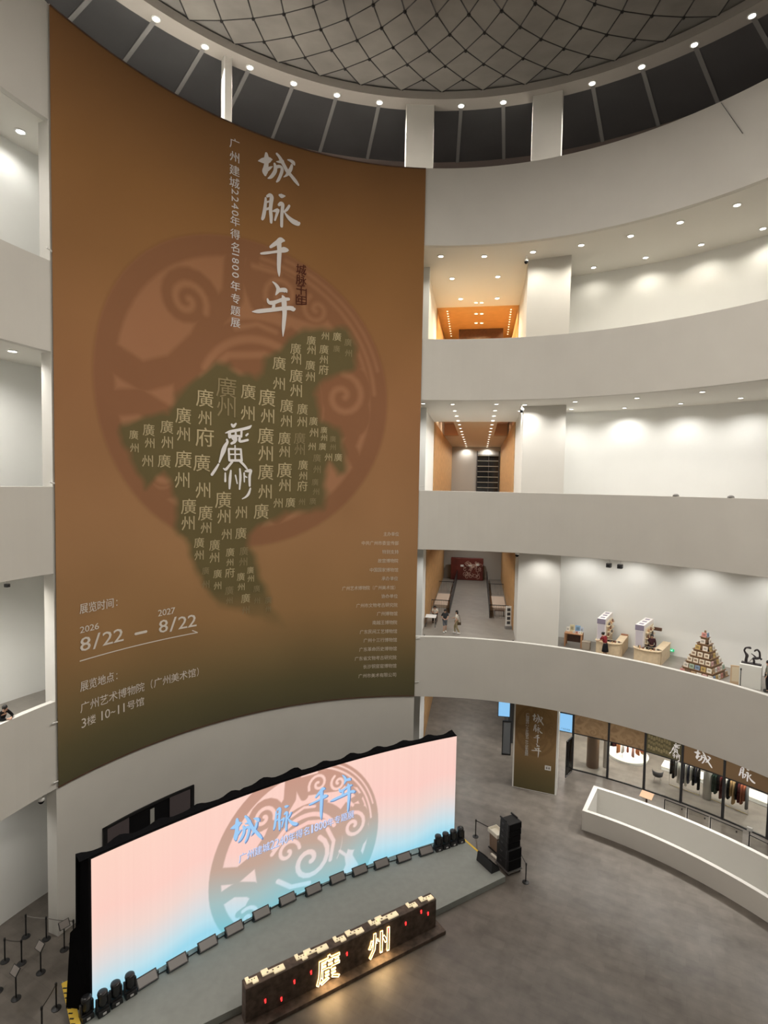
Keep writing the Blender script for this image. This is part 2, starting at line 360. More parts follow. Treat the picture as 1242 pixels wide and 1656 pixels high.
# dome: a shallow lens of square panels that hangs down, on a dark lattice
rows = [(21.42, 45.93), (19.9, 45.68), (18.3, 45.36), (16.6, 44.95), (14.85, 44.5), (13.05, 44.05), (11.25, 43.65), (9.5, 43.3), (7.8, 43.0), (6.2, 42.75), (4.7, 42.55), (3.3, 42.4), (2.0, 42.3)]
ND = 50; dth = 360 / ND; toff = 1.72 + .05
def node(k, j): return pol(rows[k][0], toff + (j + (0.5 if k % 2 else 0)) * dth, rows[k][1])
tiles = MB(); lat = MB()
for k in range(len(rows) - 2):
    for j in range(ND):
        jj = j if k % 2 == 0 else j + 1
        a, l, r_, b = node(k, j), node(k + 1, jj - 1), node(k + 1, jj), node(k + 2, j)
        c = (a + l + r_ + b) / 4; up = Vector((0, 0, .10))
        q = [c + (p - c) * .955 for p in (a, r_, b, l)]; q2 = [p + up for p in q]
        tiles.hexa(q, q2)
for k in range(len(rows) - 1):
    for j in range(ND):
        jj = j if k % 2 == 0 else j + 1
        up = Vector((0, 0, .02))
        for p in (node(k + 1, jj - 1), node(k + 1, jj)):
            if rows[k][0] > 7: lat.tube(node(k, j) + up, p + up, .045, 5)
        if 0 < k and rows[k][0] > 7: lat.ball(node(k, j) - Vector((0, 0, .03)), .11, n=6)
dome = thing('ceiling_dome', 'hanging dome of pale square panels on a dark lattice', 'ceiling', (0, 0, 46)); dome['kind'] = 'structure'
tiles.build('panels', mat('dome_panel', (.235, .22, .20), .75, noise=.12, scale=.5, spec=.15), dome, world=True)
lat.build('lattice', mat('dome_lattice', (.022, .020, .019), .7), dome, world=True, smooth=True)
mb = MB(); mb.ring([(22.4, 46.0), (22.4, 47.6), (2, 47.6), (2, 47.4), (22.2, 47.4), (22.2, 46.0)], 0, 360, 60)
mb.lathe([(0.0001, 47.4), (2.2, 47.4)], n=24)
mb.ring([(19.5, 46.06), (21.6, 46.06), (21.6, 46.12), (19.5, 46.12)], 0, 360, 100)
mb.build('backing', mat('dome_backing', (.20, .19, .175), .9), dome, world=True)
mb = MB(); mb.lathe([(0.0001, 42.2), (2.2, 42.25), (2.2, 42.4)], n=24); mb.build('hub', mat('dome_panel', (.235, .22, .20)), dome, world=True)

# ---- stairwell parapet on the ground floor (a long curved white-walled void)
mb = MB()
def arcpts(r, t0, t1, n): return [pol(r, t0 + (t1 - t0) * i / n) for i in range(n + 1)]
H = 1.15; TA, TB = 31.9, 84
for (ra, rb) in ((17.62, 17.86), (20.62, 20.86)):
    mb.ring([(ra, -4), (ra, H), (rb, H), (rb, -4)], TA, TB, 60)
for (ta, tb) in ((TA, TA + .75), (TB - .75, TB)):
    mb.ring([(17.86, -4), (17.86, H - .001), (20.62, H - .001), (20.62, -4)], ta, tb, 2)
struct(mb.build('wall_stairwell', paint), 'low white curved wall around the opening in front of the shop', 'wall')
mb = MB(); mb.ring([(17.5, -4.2), (21, -4.2), (21, -4.0), (17.5, -4.0)], TA - 1, TB + 1, 60)
for t in (40, 52, 64, 76): spot('stairwell_lamp', None, pol(19.2, t, -.3), 60)
struct(mb.build('floor_stairwell', mat('well_floor', (.62, .62, .60), .7)), 'pale lower floor inside the low curved wall', 'floor')

# ---- dark doorway in the banner wall
dt0, dt1, dz0, dz1 = -60.85, -45.1, 0.0, 3.62
door = thing('door_1', 'wide dark doorway with two purple-grey glass leaves behind the stage screen', 'door', pol(R, -53, 0)); door['kind'] = 'structure'
mb = MB(); mb.ring([(R - .02, dz0), (R - .02, dz1), (R + .02, dz1), (R + .02, dz0)], dt0, dt1, 24); mb.build('opening', blackm, door, world=True)
mb = MB()
mb.ring([(R - .08, dz1 - .12), (R - .08, dz1), (R - .01, dz1), (R - .01, dz1 - .12)], dt0, dt1, 24)
for t in (dt0, dt1 - .6): mb.ring([(R - .08, 0), (R - .08, dz1), (R - .01, dz1), (R - .01, 0)], t, t + .6, 2)
mb.build('frame', black, door, world=True)
pg = mat('purple_glass', (.115, .095, .10), .25)
for a, b in ((dt0 + .7, dt0 + 4.3), (dt1 - 4.4, dt1 - .7)):
    mb = MB(); mb.ring([(R - .06, .05), (R - .06, dz1 - .14), (R - .03, dz1 - .14), (R - .03, .05)], a, b, 6); mb.build('leaf', pg, door, world=True)
mb = MB(); mb.ring([(R - .05, .05), (R - .05, dz1 - .3), (R - .03, dz1 - .3), (R - .03, .05)], -52.9, -52.2, 2); mb.build('light_strip', mat('pale_strip', (.4, .4, .37), .6), door, world=True)

# ================================================================== LAMPS
def aim(o, v): o.rotation_euler = Vector(v).to_track_quat('-Z', 'Y').to_euler(); return o
def inward(t): return pol(1.5, t, 0) - pol(22, t, 45.4)
def downlight(name, loc, power, label, group, glow=lampglow, r=.12, col=(1, .965, .91), proto={}):
    key = (name, r, glow.name)
    if key not in proto:
        t = thing(name, label, 'ceiling light', loc, 0, group)
        m_ = MB(); m_.lathe([(r * 1.45, .0), (r * 1.45, -.03), (r * 1.05, -.045), (r * .98, -.01)], n=16); m_.build('trim_ring', white, t, smooth=False)
        m_ = MB(); m_.lathe([(.0001, -.03), (r * .7, -.035), (r, -.02), (r, .0)], n=16); m_.build('lens', glow, t)
        proto[key] = t
    else:
        t = dup(proto[key], loc, 0, label, group)
    if power: spot('light', t, (0, 0, -.09), power, 150, col)
    return t
for i, t in enumerate(sorted(ALLT)):
    vis = -47 < t < 50
    p = pol(22.0, t, 45.45)
    if vis:
        k = LT.index(t)
        l = downlight('atrium_spotlight', p, 0, '%s bright spotlight from the left on the soffit ring under the dome' % ORD[k].capitalize(), 'spotlights round the dome soffit', r=.17)
        l.location.z = 45.45
        aim(spot('light', l, (0, 0, -.12), P_SOFFIT, S_CONE, (1, .93, .84), 1.0, .12), inward(t))
    else:
        aim(spot('atrium_lamp', None, p - Vector((0, 0, .12)), P_SOFFIT, S_CONE, (1, .93, .84), 1.0, .12), inward(t))

def lights_px(name, pts, z, power, text, group, glow=lampglow, r=.12, col=(1, .965, .91)):
    for k, (x, y) in enumerate(pts):
        p = gp(x, y, z); pw = power * (.45 if (x, y) in ((862, 407), (849, 654), (841, 664)) else 1); downlight(name, p, pw, text % ORD[k], group, glow, r, col)
z3, z2 = 34.53, 25.24
wcol = (1, .93, .80)
lights_px('downlight', [(713, 414), (783, 414), (862, 407), (940, 396), (1020, 381), (1100, 359), (1192, 331)], z3, P_GAL * 1.25, 'Top gallery ceiling light, %s from the banner in the edge row', 'edge downlights of the top gallery', col=wcol, r=.15)
lights_px('downlight', [(960, 432), (1044, 416), (1134, 395), (1234, 369)], z3, P_GAL * .6, 'Top gallery ceiling light, %s from the pillar in the wall row', 'wall downlights of the top gallery', col=wcol, r=.14)
lights_px('downlight', [(731, 450), (805, 447), (745, 483), (804, 482)], z3, P_GAL * .6, 'Hall mouth light of the top gallery, %s in reading order', 'mouth downlights of the top hall', col=(1, .85, .62), r=.15)
lights_px('downlight', [(770, 489), (779, 489), (770, 507), (779, 507), (770, 522), (779, 522)], z3 + .02, 520, 'Paired lamp on the orange top hall ceiling, %s in reading order', 'paired lamps of the top hall', warmglow, .13, (1, .72, .38))
lights_px('downlight', [(723.5 + .62 * k, 503 + 4.0 * k) for k in range(11)], z3 + .02, 45, 'Small lamp in the left row of the orange top hall, %s from the front', 'left small lamps of the top hall', warmglow, .06, (1, .72, .38))
lights_px('downlight', [(826.5 - .55 * k, 500 + 4.0 * k) for k in range(11)], z3 + .02, 45, 'Small lamp in the right row of the orange top hall, %s from the front', 'right small lamps of the top hall', warmglow, .06, (1, .72, .38))
lights_px('downlight', [(684.5, 652), (849, 654), (930, 649), (1030, 643), (1136, 633)], z2, P_GAL * 1.25, 'Middle gallery ceiling light, %s from the banner in the edge row', 'edge downlights of the middle gallery')
lights_px('downlight', [(841, 664), (924, 661), (1010, 659), (1101, 652), (1198, 643)], z2, P_GAL * .6, 'Middle gallery ceiling light, %s from the hall in the wall row', 'wall downlights of the middle gallery')
for sd, s0 in (('left', -1.62), ('right', 1.13)):
    for k in range(14):
        d = 19.3 + 3.05 * k
        p = hall(s0, d, z2 + (.02 if d > 29.5 else 0))
        downlight('downlight', p, P_HALL * (2.2 if k < 3 else 1.0), 'Middle hall ceiling light, %s from the front in the %s row' % (ORD[k], sd), '%s row of middle hall downlights' % sd, r=.12)
for z, (x, y), nm in ((z3, (33, 212), 'top'), (z2, (20, 567), 'middle')):
    downlight('downlight', gp(x, y, z), P_GAL, 'single ceiling light of the %s balcony left of the banner' % nm, None, r=.16)
downlight('downlight', pol(19.2, -71.2, 15.99), P_GAL * .8, 'ceiling light of the balcony where the man in black leans', None, r=.14)
# unseen lamps added to light galleries, halls and the floor under the low balconies
for z in (z3, z2):
    for t in (54.5, 64, 75): spot('added_gallery_lamp', None, pol(19.4, t, z - .1), P_GAL); spot('added_gallery_lamp', None, pol(23.0, t + 3, z - .1), P_GAL)
    for t in (-75.5, -81, -87): spot('added_gallery_lamp', None, pol(19.0, t, z - .1), P_GAL * 2.2)
for t in (2, 12, 22, 31, 40, 49, 58, 70): spot('added_gallery_lamp', None, pol(19.4, t, 15.9), P_GAL * 1.7)
for t in (28, 35.5, 44.5, 53.5, 64): spot('added_gallery_lamp', None, pol(22.9, t, 15.9), P_GAL * 1.5)
for t in (-76, -81, -87): spot('added_gallery_lamp', None, pol(19.0, t, 15.9), P_GAL * 3.2)
for d in (23.5, 27, 31, 35, 39, 43): spot('added_hall_lamp', None, hall(-.3, d, 15.85), 420)
for t in (26, 34, 42, 50, 60): spot('added_ground_lamp', None, pol(20.5, t, 6.55), P_GROUND)
for t in (-73, -78, -84): spot('added_ground_lamp', None, pol(19.2, t, 6.5), 120)
for d in (22, 28, 36, 46): spot('added_hall_lamp', None, hall(-.3, d, 6.55), P_GROUND)

# ================================================================== LETTERING
_glyphs = {}
def glyph(ch, bold=0.0):
    k = (ch, bold)
    if k not in _glyphs:
        cu = bpy.data.curves.new('g', 'FONT'); cu.body = ch; cu.size = 1; cu.resolution_u = 2; cu.offset = bold; cu.fill_mode = 'BOTH'
        o = bpy.data.objects.new('g', cu); COL.objects.link(o)
        dg = bpy.context.evaluated_depsgraph_get(); dg.update()
        me = bpy.data.meshes.new_from_object(o.evaluated_get(dg))
        vs = [tuple(v.co[:2]) for v in me.vertices]; fs = [tuple(p.vertices) for p in me.polygons]
        bpy.data.objects.remove(o); bpy.data.curves.remove(cu); bpy.data.meshes.remove(me)
        xs = [v[0] for v in vs] or [0]; ys = [v[1] for v in vs] or [0]
        _glyphs[k] = (vs, fs, min(xs), max(xs), min(ys), max(ys))
    return _glyphs[k]
def put_glyph(mb, ch, place, cu, cv, w, h, rot=0.0, bold=0.0, fit=False, slant=0.0):
    """place(u, v) -> 3D point; glyph em box scaled to w x h and centred on (cu, cv)"""
    if bold:                                # heavier weight: the glyph twice, side by side
        for q in (-1, 1): put_glyph(mb, ch, place, cu + q * bold * w, cv, w * .98, h, rot, 0.0, fit, slant)
        return
    vs, fs, x0, x1, y0, y1 = glyph(ch)
    if not vs: return
    mx, my = (x0 + x1) / 2, (y0 + y1) / 2
    ex, ey = ((x1 - x0), (y1 - y0)) if fit else (0.95, 0.95)
    out = []
    for x, y in vs:
        a, b = (x - mx) / ex * w, (y - my) / ey * h
        a += b * slant
        if rot: a, b = (b, -a) if rot < 0 else (-b, a)
        out.append(place(cu + a, cv + b))
    mb.add(out, fs)
def put_line(mb, text, place, u0, v0, u1, h, bold=0.0, slant=0.0):
    """text with its left foot at (u0, v0), stretched to end at u1, capitals/han height h"""
    adv = []; x = 0.0
    for ch in text:
        w = 1.0 if ord(ch) > 0x2000 else (0.33 if ch in ' .' else 0.6 if ch != '~' else .6)
        adv.append((ch, x, w)); x += w
    k = (u1 - u0) / x
    for ch, a, w in adv:
        if ch == ' ': continue
        vs, fs, gx0, gx1, gy0, gy1 = glyph(ch, bold)
        if ord(ch) > 0x2000 and ch not in '：（）—':
            put_glyph(mb, ch, place, u0 + (a + .5) * k, v0 + h / 2, k * .97, h, bold=bold, slant=slant)
        elif ch in '：':
            put_glyph(mb, ch, place, u0 + (a + .3) * k, v0 + h * .42, .16 * k, h * .6, bold=bold, fit=True)
        elif ch in '（）':
            put_glyph(mb, ch, place, u0 + (a + (.78 if ch == '（' else .22)) * k, v0 + h * .5, .2 * k, h * 1.0, bold=bold, fit=True)
        elif ch in '-–—~':
            put_glyph(mb, ch, place, u0 + (a + w / 2) * k, v0 + h * .45, w * k * .8, h * (.12 if ch != '~' else .2), fit=True)
        else:
            hh = h * (.98 if ch != '/' else 1.1)
            put_glyph(mb, ch, place, u0 + (a + w / 2) * k, v0 + h / 2, min(.56 * k, (gx1 - gx0) / (gy1 - gy0) * hh * (1.3 if bold else 1.0)), hh, bold=bold * (3 if h > .7 else 1.5), fit=True, slant=slant)
def stroke(mb, pts, place, lift, sub=4):
    """brush stroke: pts = [(u, v, width)], smooth in between, round ends"""
    P = [np.array(p, float) for p in pts]; Q = []
    for i in range(len(P) - 1):
        p0, p1, p2, p3 = P[max(i - 1, 0)], P[i], P[i + 1], P[min(i + 2, len(P) - 1)]
        for s in range(sub):
            t = s / sub
            Q.append(.5 * (2 * p1 + (p2 - p0) * t + (2 * p0 - 5 * p1 + 4 * p2 - p3) * t * t + (3 * p1 - p0 - 3 * p2 + p3) * t ** 3))
    Q.append(P[-1])
    L, Rr = [], []
    for i, q in enumerate(Q):
        a, b = Q[max(i - 1, 0)], Q[min(i + 1, len(Q) - 1)]; d = (b - a)[:2]; n = np.hypot(*d) or 1; d = d / n
        nn = np.array([-d[1], d[0]]) * abs(q[2]) / 2
        L.append(q[:2] + nn); Rr.append(q[:2] - nn)
    ring = []
    d0 = (Q[1] - Q[0])[:2]; d0 = d0 / (np.hypot(*d0) or 1)
    for k in range(1, 4): 
        a = PI * k / 4; ring.append(Q[0][:2] + (np.array([-d0[1], d0[0]]) * math.cos(a) - d0 * math.sin(a)) * Q[0][2] / 2)
    d1 = (Q[-1] - Q[-2])[:2]; d1 = d1 / (np.hypot(*d1) or 1); tail = []
    for k in range(1, 4):
        a = PI * k / 4; tail.append(Q[-1][:2] + (np.array([-d1[1], d1[0]]) * math.cos(a) + d1 * math.sin(a)) * Q[-1][2] / 2)
    vs = [place(*p, lift) for p in L] + [place(*p, lift) for p in Rr]; n = len(Q)
    fs = [(i, i + 1, n + i + 1, n + i) for i in range(n - 1)]
    k = len(vs); vs += [place(*p, lift) for p in ring] + [place(*p, lift) for p in tail]
    fs.append((0, n, k + 2, k + 1, k)); fs.append((2 * n - 1, n - 1, k + 3, k + 4, k + 5))
    mb.add(vs, fs)
# brush characters, traced in small pixel frames: (strokes, frame centre, frame size)
CHENG = [[(380, 235, 60), (385, 330, 105), (380, 430, 90), (370, 520, 105), (350, 600, 115), (355, 655, 60)], [(215, 380, 12), (300, 375, 95), (380, 370, 120), (450, 350, 90), (485, 350, 35)],
         [(400, 560, 60), (450, 520, 50), (505, 490, 10)], [(545, 440, 50), (560, 500, 70), (555, 580, 75), (510, 660, 70), (460, 710, 55), (410, 730, 20)],
         [(560, 510, 60), (640, 490, 60), (690, 525, 62), (690, 590, 65), (655, 690, 60), (620, 760, 55), (585, 800, 30)],
         [(590, 240, 50), (640, 300, 65), (690, 390, 80), (740, 480, 75), (800, 590, 80), (880, 680, 70), (960, 780, 75), (1020, 860, 45)], [(580, 395, 15), (640, 400, 50), (700, 390, 80)],
         [(890, 470, 50), (870, 540, 70), (820, 620, 70), (780, 670, 45), (725, 705, 12)], [(810, 360, 25), (870, 380, 60), (920, 420, 80), (940, 455, 40)]]
MAI = [[(305, 110, 35), (300, 200, 50), (285, 320, 60), (265, 420, 60), (248, 460, 45)], [(330, 80, 40), (380, 60, 60), (405, 95, 70), (395, 180, 65), (385, 300, 60), (395, 420, 60), (395, 515, 45)],
       [(310, 180, 30), (390, 160, 30)], [(310, 300, 35), (390, 270, 40)], [(540, 65, 45), (570, 75, 70), (625, 75, 22)], [(525, 225, 45), (560, 205, 65), (590, 220, 60), (580, 320, 55), (572, 450, 55), (570, 580, 50)],
       [(420, 330, 20), (470, 322, 50), (515, 308, 45), (490, 380, 45), (458, 480, 30)], [(698, 240, 40), (660, 300, 45), (612, 342, 28)], [(620, 350, 20), (680, 430, 60), (760, 500, 85), (840, 535, 80), (862, 530, 50)]]
QIAN = [[(610, 820, 40), (560, 812, 90), (500, 850, 70), (440, 890, 60), (385, 928, 42)], [(225, 1038, 30), (300, 1030, 45), (420, 1015, 40), (520, 1000, 50), (610, 975, 90), (670, 980, 55), (685, 984, 20)],
        [(540, 820, 60), (530, 900, 80), (535, 1000, 75), (530, 1100, 75), (525, 1250, 65), (527, 1350, 50), (530, 1418, 14)]]
NIAN = [[(475, 165, 20), (530, 215, 50), (570, 290, 70), (550, 340, 50), (525, 382, 18)], [(560, 310, 60), (640, 302, 70), (690, 312, 78), (708, 336, 28)], [(388, 455, 30), (412, 510, 60), (480, 515, 65), (560, 490, 55), (650, 460, 60), (742, 455, 48)],
        [(495, 540, 50), (485, 610, 60)], [(128, 665, 10), (220, 660, 60), (350, 645, 65), (500, 630, 65), (650, 610, 65), (760, 605, 70), (820, 620, 80), (838, 620, 45)],
        [(640, 405, 35), (660, 460, 85), (668, 600, 85), (672, 700, 75), (660, 850, 65), (650, 980, 45), (645, 1078, 10)]]
GUANG = [[(380, 182, 36), (410, 215, 55), (455, 168, 32)], [(268, 335, 14), (350, 310, 48), (480, 285, 50), (600, 260, 50), (690, 235, 52), (730, 200, 18)], [(340, 340, 56), (345, 405, 60)], [(555, 300, 40), (550, 400, 40)],
         [(335, 395, 42), (450, 385, 40), (555, 395, 36)], [(400, 420, 60), (440, 480, 56), (375, 522, 42)], [(520, 430, 50), (530, 485, 45), (665, 460, 42)], [(638, 378, 36), (668, 350, 32)], [(450, 300, 30), (450, 460, 60)],
         [(292, 455, 38), (300, 500, 48), (260, 570, 68), (230, 650, 82), (190, 760, 52), (157, 855, 28)], [(143, 893, 33), (90, 980, 48), (25, 1075, 50)], [(325, 625, 38), (335, 820, 42)], [(325, 618, 36), (540, 625, 36)],
         [(540, 625, 38), (555, 820, 42)], [(335, 715, 26), (550, 715, 26)], [(340, 825, 42), (555, 825, 46)], [(437, 560, 26), (440, 825, 32)], [(385, 850, 42), (320, 930, 42), (270, 985, 50), (228, 966, 18)], [(522, 832, 42), (600, 910, 42), (652, 976, 28)]]
ZHOU = [[(265, 1050, 28), (265, 1195, 38)], [(365, 1005, 32), (350, 1150, 52), (340, 1325, 32)], [(447, 1090, 28), (478, 1235, 24)], [(525, 975, 32), (535, 1130, 44), (520, 1335, 28)], [(602, 1050, 32), (605, 1205, 24)], [(605, 1100, 30), (648, 1125, 24)],
        [(622, 1015, 28), (680, 1010, 56), (725, 1005, 45), (700, 1100, 48), (700, 1275, 38)], [(713, 1322, 28), (680, 1420, 46), (630, 1475, 33), (568, 1508, 18)]]
FR = {'城': (CHENG, 620, 555, 800), '脉': (MAI, 555, 320, 760), '千': (QIAN, 455, 1095, 760), '年': (NIAN, 485, 620, 900)}
def brush(mb, ch, place, cu, cv, size, lift, aspect=1.0):
    S, cx, cy, fs = FR[ch]; k = size / fs
    for i, st in enumerate(S):
        stroke(mb, [(cu + (x - cx) * k, cv - (y - cy) * k * aspect, w * k) for x, y, w in st], place, lift + .0015 * i, 3)

# generic scroll-work medallion in the unit circle, used on banner, poster and screen: list of (polyline, width)
def spiral(cx, cy, r, a0, turns, sgn=1, n=22, r1=.12):
    return [(cx + r * (1 - (1 - r1) * i / n) * math.cos(math.radians(a0) + sgn * 2 * PI * turns * i / n), cy + r * (1 - (1 - r1) * i / n) * math.sin(math.radians(a0) + sgn * 2 * PI * turns * i / n)) for i in range(n + 1)]
def circ(cx, cy, r, a0, a1, n=40): return [(cx + r * math.cos(math.radians(a0 + (a1 - a0) * i / n)), cy + r * math.sin(math.radians(a0 + (a1 - a0) * i / n))) for i in range(n + 1)]
MOTIF = [(circ(0, 0, .935, 0, 360, 72), .13), (circ(.08, -.05, .50, -150, 190, 50), .10),
         ([(-.9, .1), (-.7, .02), (-.5, .1), (-.33, .28), (-.25, .45)], .17), (spiral(-.42, .52, .20, -20, 1.3, 1), .085), ([(-.25, .45), (-.12, .62), (-.1, .88)], .15),
         (spiral(.22, .68, .17, 200, 1.4, -1), .06), ([(.05, .60), (-.02, .75), (.02, .9)], .10), ([(.38, .62), (.55, .62), (.72, .55)], .10), (circ(.05, .0, .78, 20, 80, 20), .05),
         (spiral(.66, .06, .22, 90, 1.35, -1), .075), ([(.52, .26), (.60, .34), (.75, .38)], .08), ([(.80, -.10), (.72, -.30), (.80, -.45)], .10), (spiral(.12, -.16, .24, 60, 1.3, -1), .09),
         ([(.55, -.35), (.42, -.6), (.2, -.82)], .09), ([(.32, -.1), (.42, -.3), (.30, -.45)], .10), (spiral(-.60, -.55, .17, 120, 1.3, -1), .075), ([(-.88, -.15), (-.72, -.12), (-.55, -.2), (-.42, -.35), (-.38, -.55)], .15),
         ([(-.38, -.2), (-.3, -.45), (-.2, -.7), (-.3, -.88)], .12), ([(-.45, .05), (-.42, -.15), (-.36, -.3)], .14), (spiral(-.12, .12, .16, -60, 1.2, 1), .07), ([(-.05, -.5), (.1, -.62), (.05, -.85)], .10), ([(-.3, .30), (-.12, .36), (.1, .34), (.3, .45)], .08)]
FILL = [([(.06, -.03), (.07, -.03)], .92), ([(-.58, -.5), (-.5, -.38)], .22), ([(.12, .72), (.46, .66)], .26), ([(.67, .12), (.71, -.08)], .34), ([(-.40, .50), (-.36, .56)], .22)]
NEG = [(spiral(.12, -.16, .25, 60, 1.3, -1), .055), (spiral(.22, .69, .12, 200, 1.3, -1), .03), (spiral(.47, .63, .10, 120, 1.3, 1), .03), (spiral(.67, .05, .16, 90, 1.3, -1), .042), (spiral(-.42, .52, .13, -20, 1.2, 1), .04), (spiral(-.58, -.5, .12, 120, 1.2, -1), .04),
       (circ(.06, -.03, .40, 25, 155, 20), .05), ([(-.32, .08), (-.15, .24), (.1, .28), (.32, .22)], .045), ([(-.25, -.25), (-.1, -.38), (.12, -.43)], .05), (spiral(-.14, .03, .14, 0, 1.1, 1), .04), ([(.34, .12), (.42, -.05), (.38, -.26)], .045),
       (circ(0, 0, .905, 5, 85, 24), .022), (circ(0, 0, .955, 15, 75, 24), .018), ([(.02, .84), (.2, .83)], .03), ([(.3, .5), (.4, .46), (.5, .36)], .035), ([(-.1, .42), (.05, .47), (.18, .44)], .03), ([(.55, .42), (.66, .3)], .035), ([(.5, -.2), (.58, -.28), (.6, -.42)], .035)]
def sd_poly(px, py, pts):                  # distance from grid points to a polyline
    d = np.full(px.shape, 9.0)
    for (ax, ay), (bx, by) in zip(pts[:-1], pts[1:]):
        ex, ey = bx - ax, by - ay; l = ex * ex + ey * ey + 1e-12
        t = np.clip(((px - ax) * ex + (py - ay) * ey) / l, 0, 1)
        d = np.minimum(d, np.hypot(px - ax - t * ex, py - ay - t * ey))
    return d
def motif_mask(x, y, soft):
    m = np.zeros(x.shape)
    near = (x * x + y * y) < 1.08
    xs, ys = x[near], y[near]; k = np.zeros(xs.shape)
    for pts, w in MOTIF + FILL: k = np.maximum(k, np.clip((w / 2 - sd_poly(xs, ys, pts)) / soft + .5, 0, 1))
    for pts, w in NEG: k = np.minimum(k, 1 - np.clip((w / 2 - sd_poly(xs, ys, pts)) / soft + .5, 0, 1))
    m[near] = k; return m
def inside(px, py, poly):
    c = np.zeros(px.shape, bool); n = len(poly)
    for i in range(n):
        (x0, y0), (x1, y1) = poly[i], poly[(i + 1) % n]
        if y0 == y1: continue
        k = ((y0 > py) != (y1 > py)) & (px < (x1 - x0) * (py - y0) / (y1 - y0) + x0); c ^= k
    return c
def mixc(a, b, k): return a * (1 - k[..., None]) + np.array(b) * k[..., None]
def grid_mesh(name, pts, cols, m, parent, flip=False):
    """pts (nv, nu, 3) and print colours (nv, nu, 3) -> one mesh"""
    nv, nu = pts.shape[:2]; loc = np.array(parent.location if parent is not None else (0, 0, 0))
    me = bpy.data.meshes.new(name); idx = np.arange(nv * nu).reshape(nv, nu)
    q = np.stack([idx[:-1, :-1], idx[:-1, 1:], idx[1:, 1:], idx[1:, :-1]], -1).reshape(-1, 4)
    if flip: q = q[:, ::-1]
    me.vertices.add(nv * nu); me.vertices.foreach_set('co', (pts.reshape(-1, 3) - loc).ravel())
    me.loops.add(q.size); me.loops.foreach_set('vertex_index', q.ravel()); me.polygons.add(len(q))
    me.polygons.foreach_set('loop_start', np.arange(0, q.size, 4)); me.update(calc_edges=True)
    a = me.attributes.new('print', 'FLOAT_COLOR', 'POINT'); a.data.foreach_set('color', np.concatenate([cols.reshape(-1, 3), np.ones((nv * nu, 1))], 1).ravel())
    me.materials.append(m); me.polygons.foreach_set('use_smooth', np.ones(len(q), bool))
    o = bpy.data.objects.new(name, me); COL.objects.link(o)
    if parent is not None: o.parent = parent
    return o

# ================================================================== THE BANNER
RB = R - .07
def bpt(u, v, lift=0.0):                    # banner coordinates: u = degrees * RB (metres), v = height
    a = u / RB; r = RB - .02 - lift; return Vector((r * math.sin(a), r * math.cos(a), v))
def buv(x, y):
    t, z = cyl_hit(x, y, (0, 0), RB); return math.radians(t) * RB, z
def bscale(x, y):
    a, b = buv(x - 2, y), buv(x + 2, y); c, d = buv(x, y - 2), buv(x, y + 2)
    return (b[0] - a[0]) / 4, (c[1] - d[1]) / 4
banner = thing('exhibition_banner', 'enormous brown curved banner with an olive map and white brush lettering', 'banner', pol(RB, -35, 6.7))
nu, nv = 420, 640
uu = np.linspace(math.radians(T0 + .15) * RB, math.radians(T1) * RB, nu); vv = np.linspace(6.72, 39.0, nv)
U, V = np.meshgrid(uu, vv); TH = U / RB
# where each banner point sits in the flat print, measured in photo pixels
X3 = np.stack([RB * np.sin(TH) - EYE.x, RB * np.cos(TH) - EYE.y, V - EYE.z], -1)
DD = X3 @ np.array(FWD); PX = 621 + FPX * (X3 @ np.array(RT)) / DD; PY = 828 - FPX * (X3 @ np.array(UP)) / DD
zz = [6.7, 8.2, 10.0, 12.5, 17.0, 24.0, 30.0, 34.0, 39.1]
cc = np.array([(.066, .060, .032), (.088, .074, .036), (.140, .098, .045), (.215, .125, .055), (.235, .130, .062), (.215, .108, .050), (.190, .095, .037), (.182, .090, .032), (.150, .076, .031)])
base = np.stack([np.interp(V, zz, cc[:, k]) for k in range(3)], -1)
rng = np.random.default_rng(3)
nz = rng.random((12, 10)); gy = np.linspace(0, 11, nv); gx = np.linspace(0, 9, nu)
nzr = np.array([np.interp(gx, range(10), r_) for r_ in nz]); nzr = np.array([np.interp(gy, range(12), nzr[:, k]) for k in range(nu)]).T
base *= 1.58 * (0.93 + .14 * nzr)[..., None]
C0 = buv(388, 634); RL = buv(150, 640)[0]; RR_ = buv(627, 620)[0]; ru = (RR_ - RL) / 2; cu0 = (RR_ + RL) / 2; rv = (buv(388, 383)[1] - buv(388, 885)[1]) / 2; cv0 = (buv(388, 383)[1] + buv(388, 885)[1]) / 2
mx_, my_ = (U - cu0) / ru, (V - cv0) / rv
disc = np.clip((1.0 - np.hypot(mx_, my_)) / .01, 0, 1); mm = motif_mask(mx_, my_, .03)
base = mixc(base, (.43, .20, .125), disc * .42); base = mixc(base, (.17, .075, .034), mm * .50)
MAP = [(195, 690), (215, 680), (240, 675), (272, 668), (285, 640), (310, 620), (335, 602), (348, 590), (370, 588), (385, 605), (412, 612), (425, 602), (432, 577), (455, 566), (465, 548), (490, 536), (520, 531), (560, 533), (574, 550), (572, 580), (575, 595), (545, 604), (522, 618), (505, 640), (513, 660), (520, 680), (545, 695), (556, 720), (557, 762), (547, 764), (530, 748), (525, 765), (527, 795), (521, 820), (500, 828), (460, 825), (445, 840), (415, 850), (402, 865), (401, 882), (415, 915), (425, 945), (440, 985), (458, 1010), (440, 1010), (420, 1000), (395, 985), (370, 985), (350, 972), (335, 950), (320, 930), (312, 900), (300, 872), (288, 865), (285, 830), (284, 800), (275, 777), (263, 765), (250, 770), (236, 786), (225, 766), (212, 740), (198, 712)]
box_ = (PX > 150) & (PX < 620) & (PY > 480) & (PY < 1060)
xb, yb = PX[box_], PY[box_]
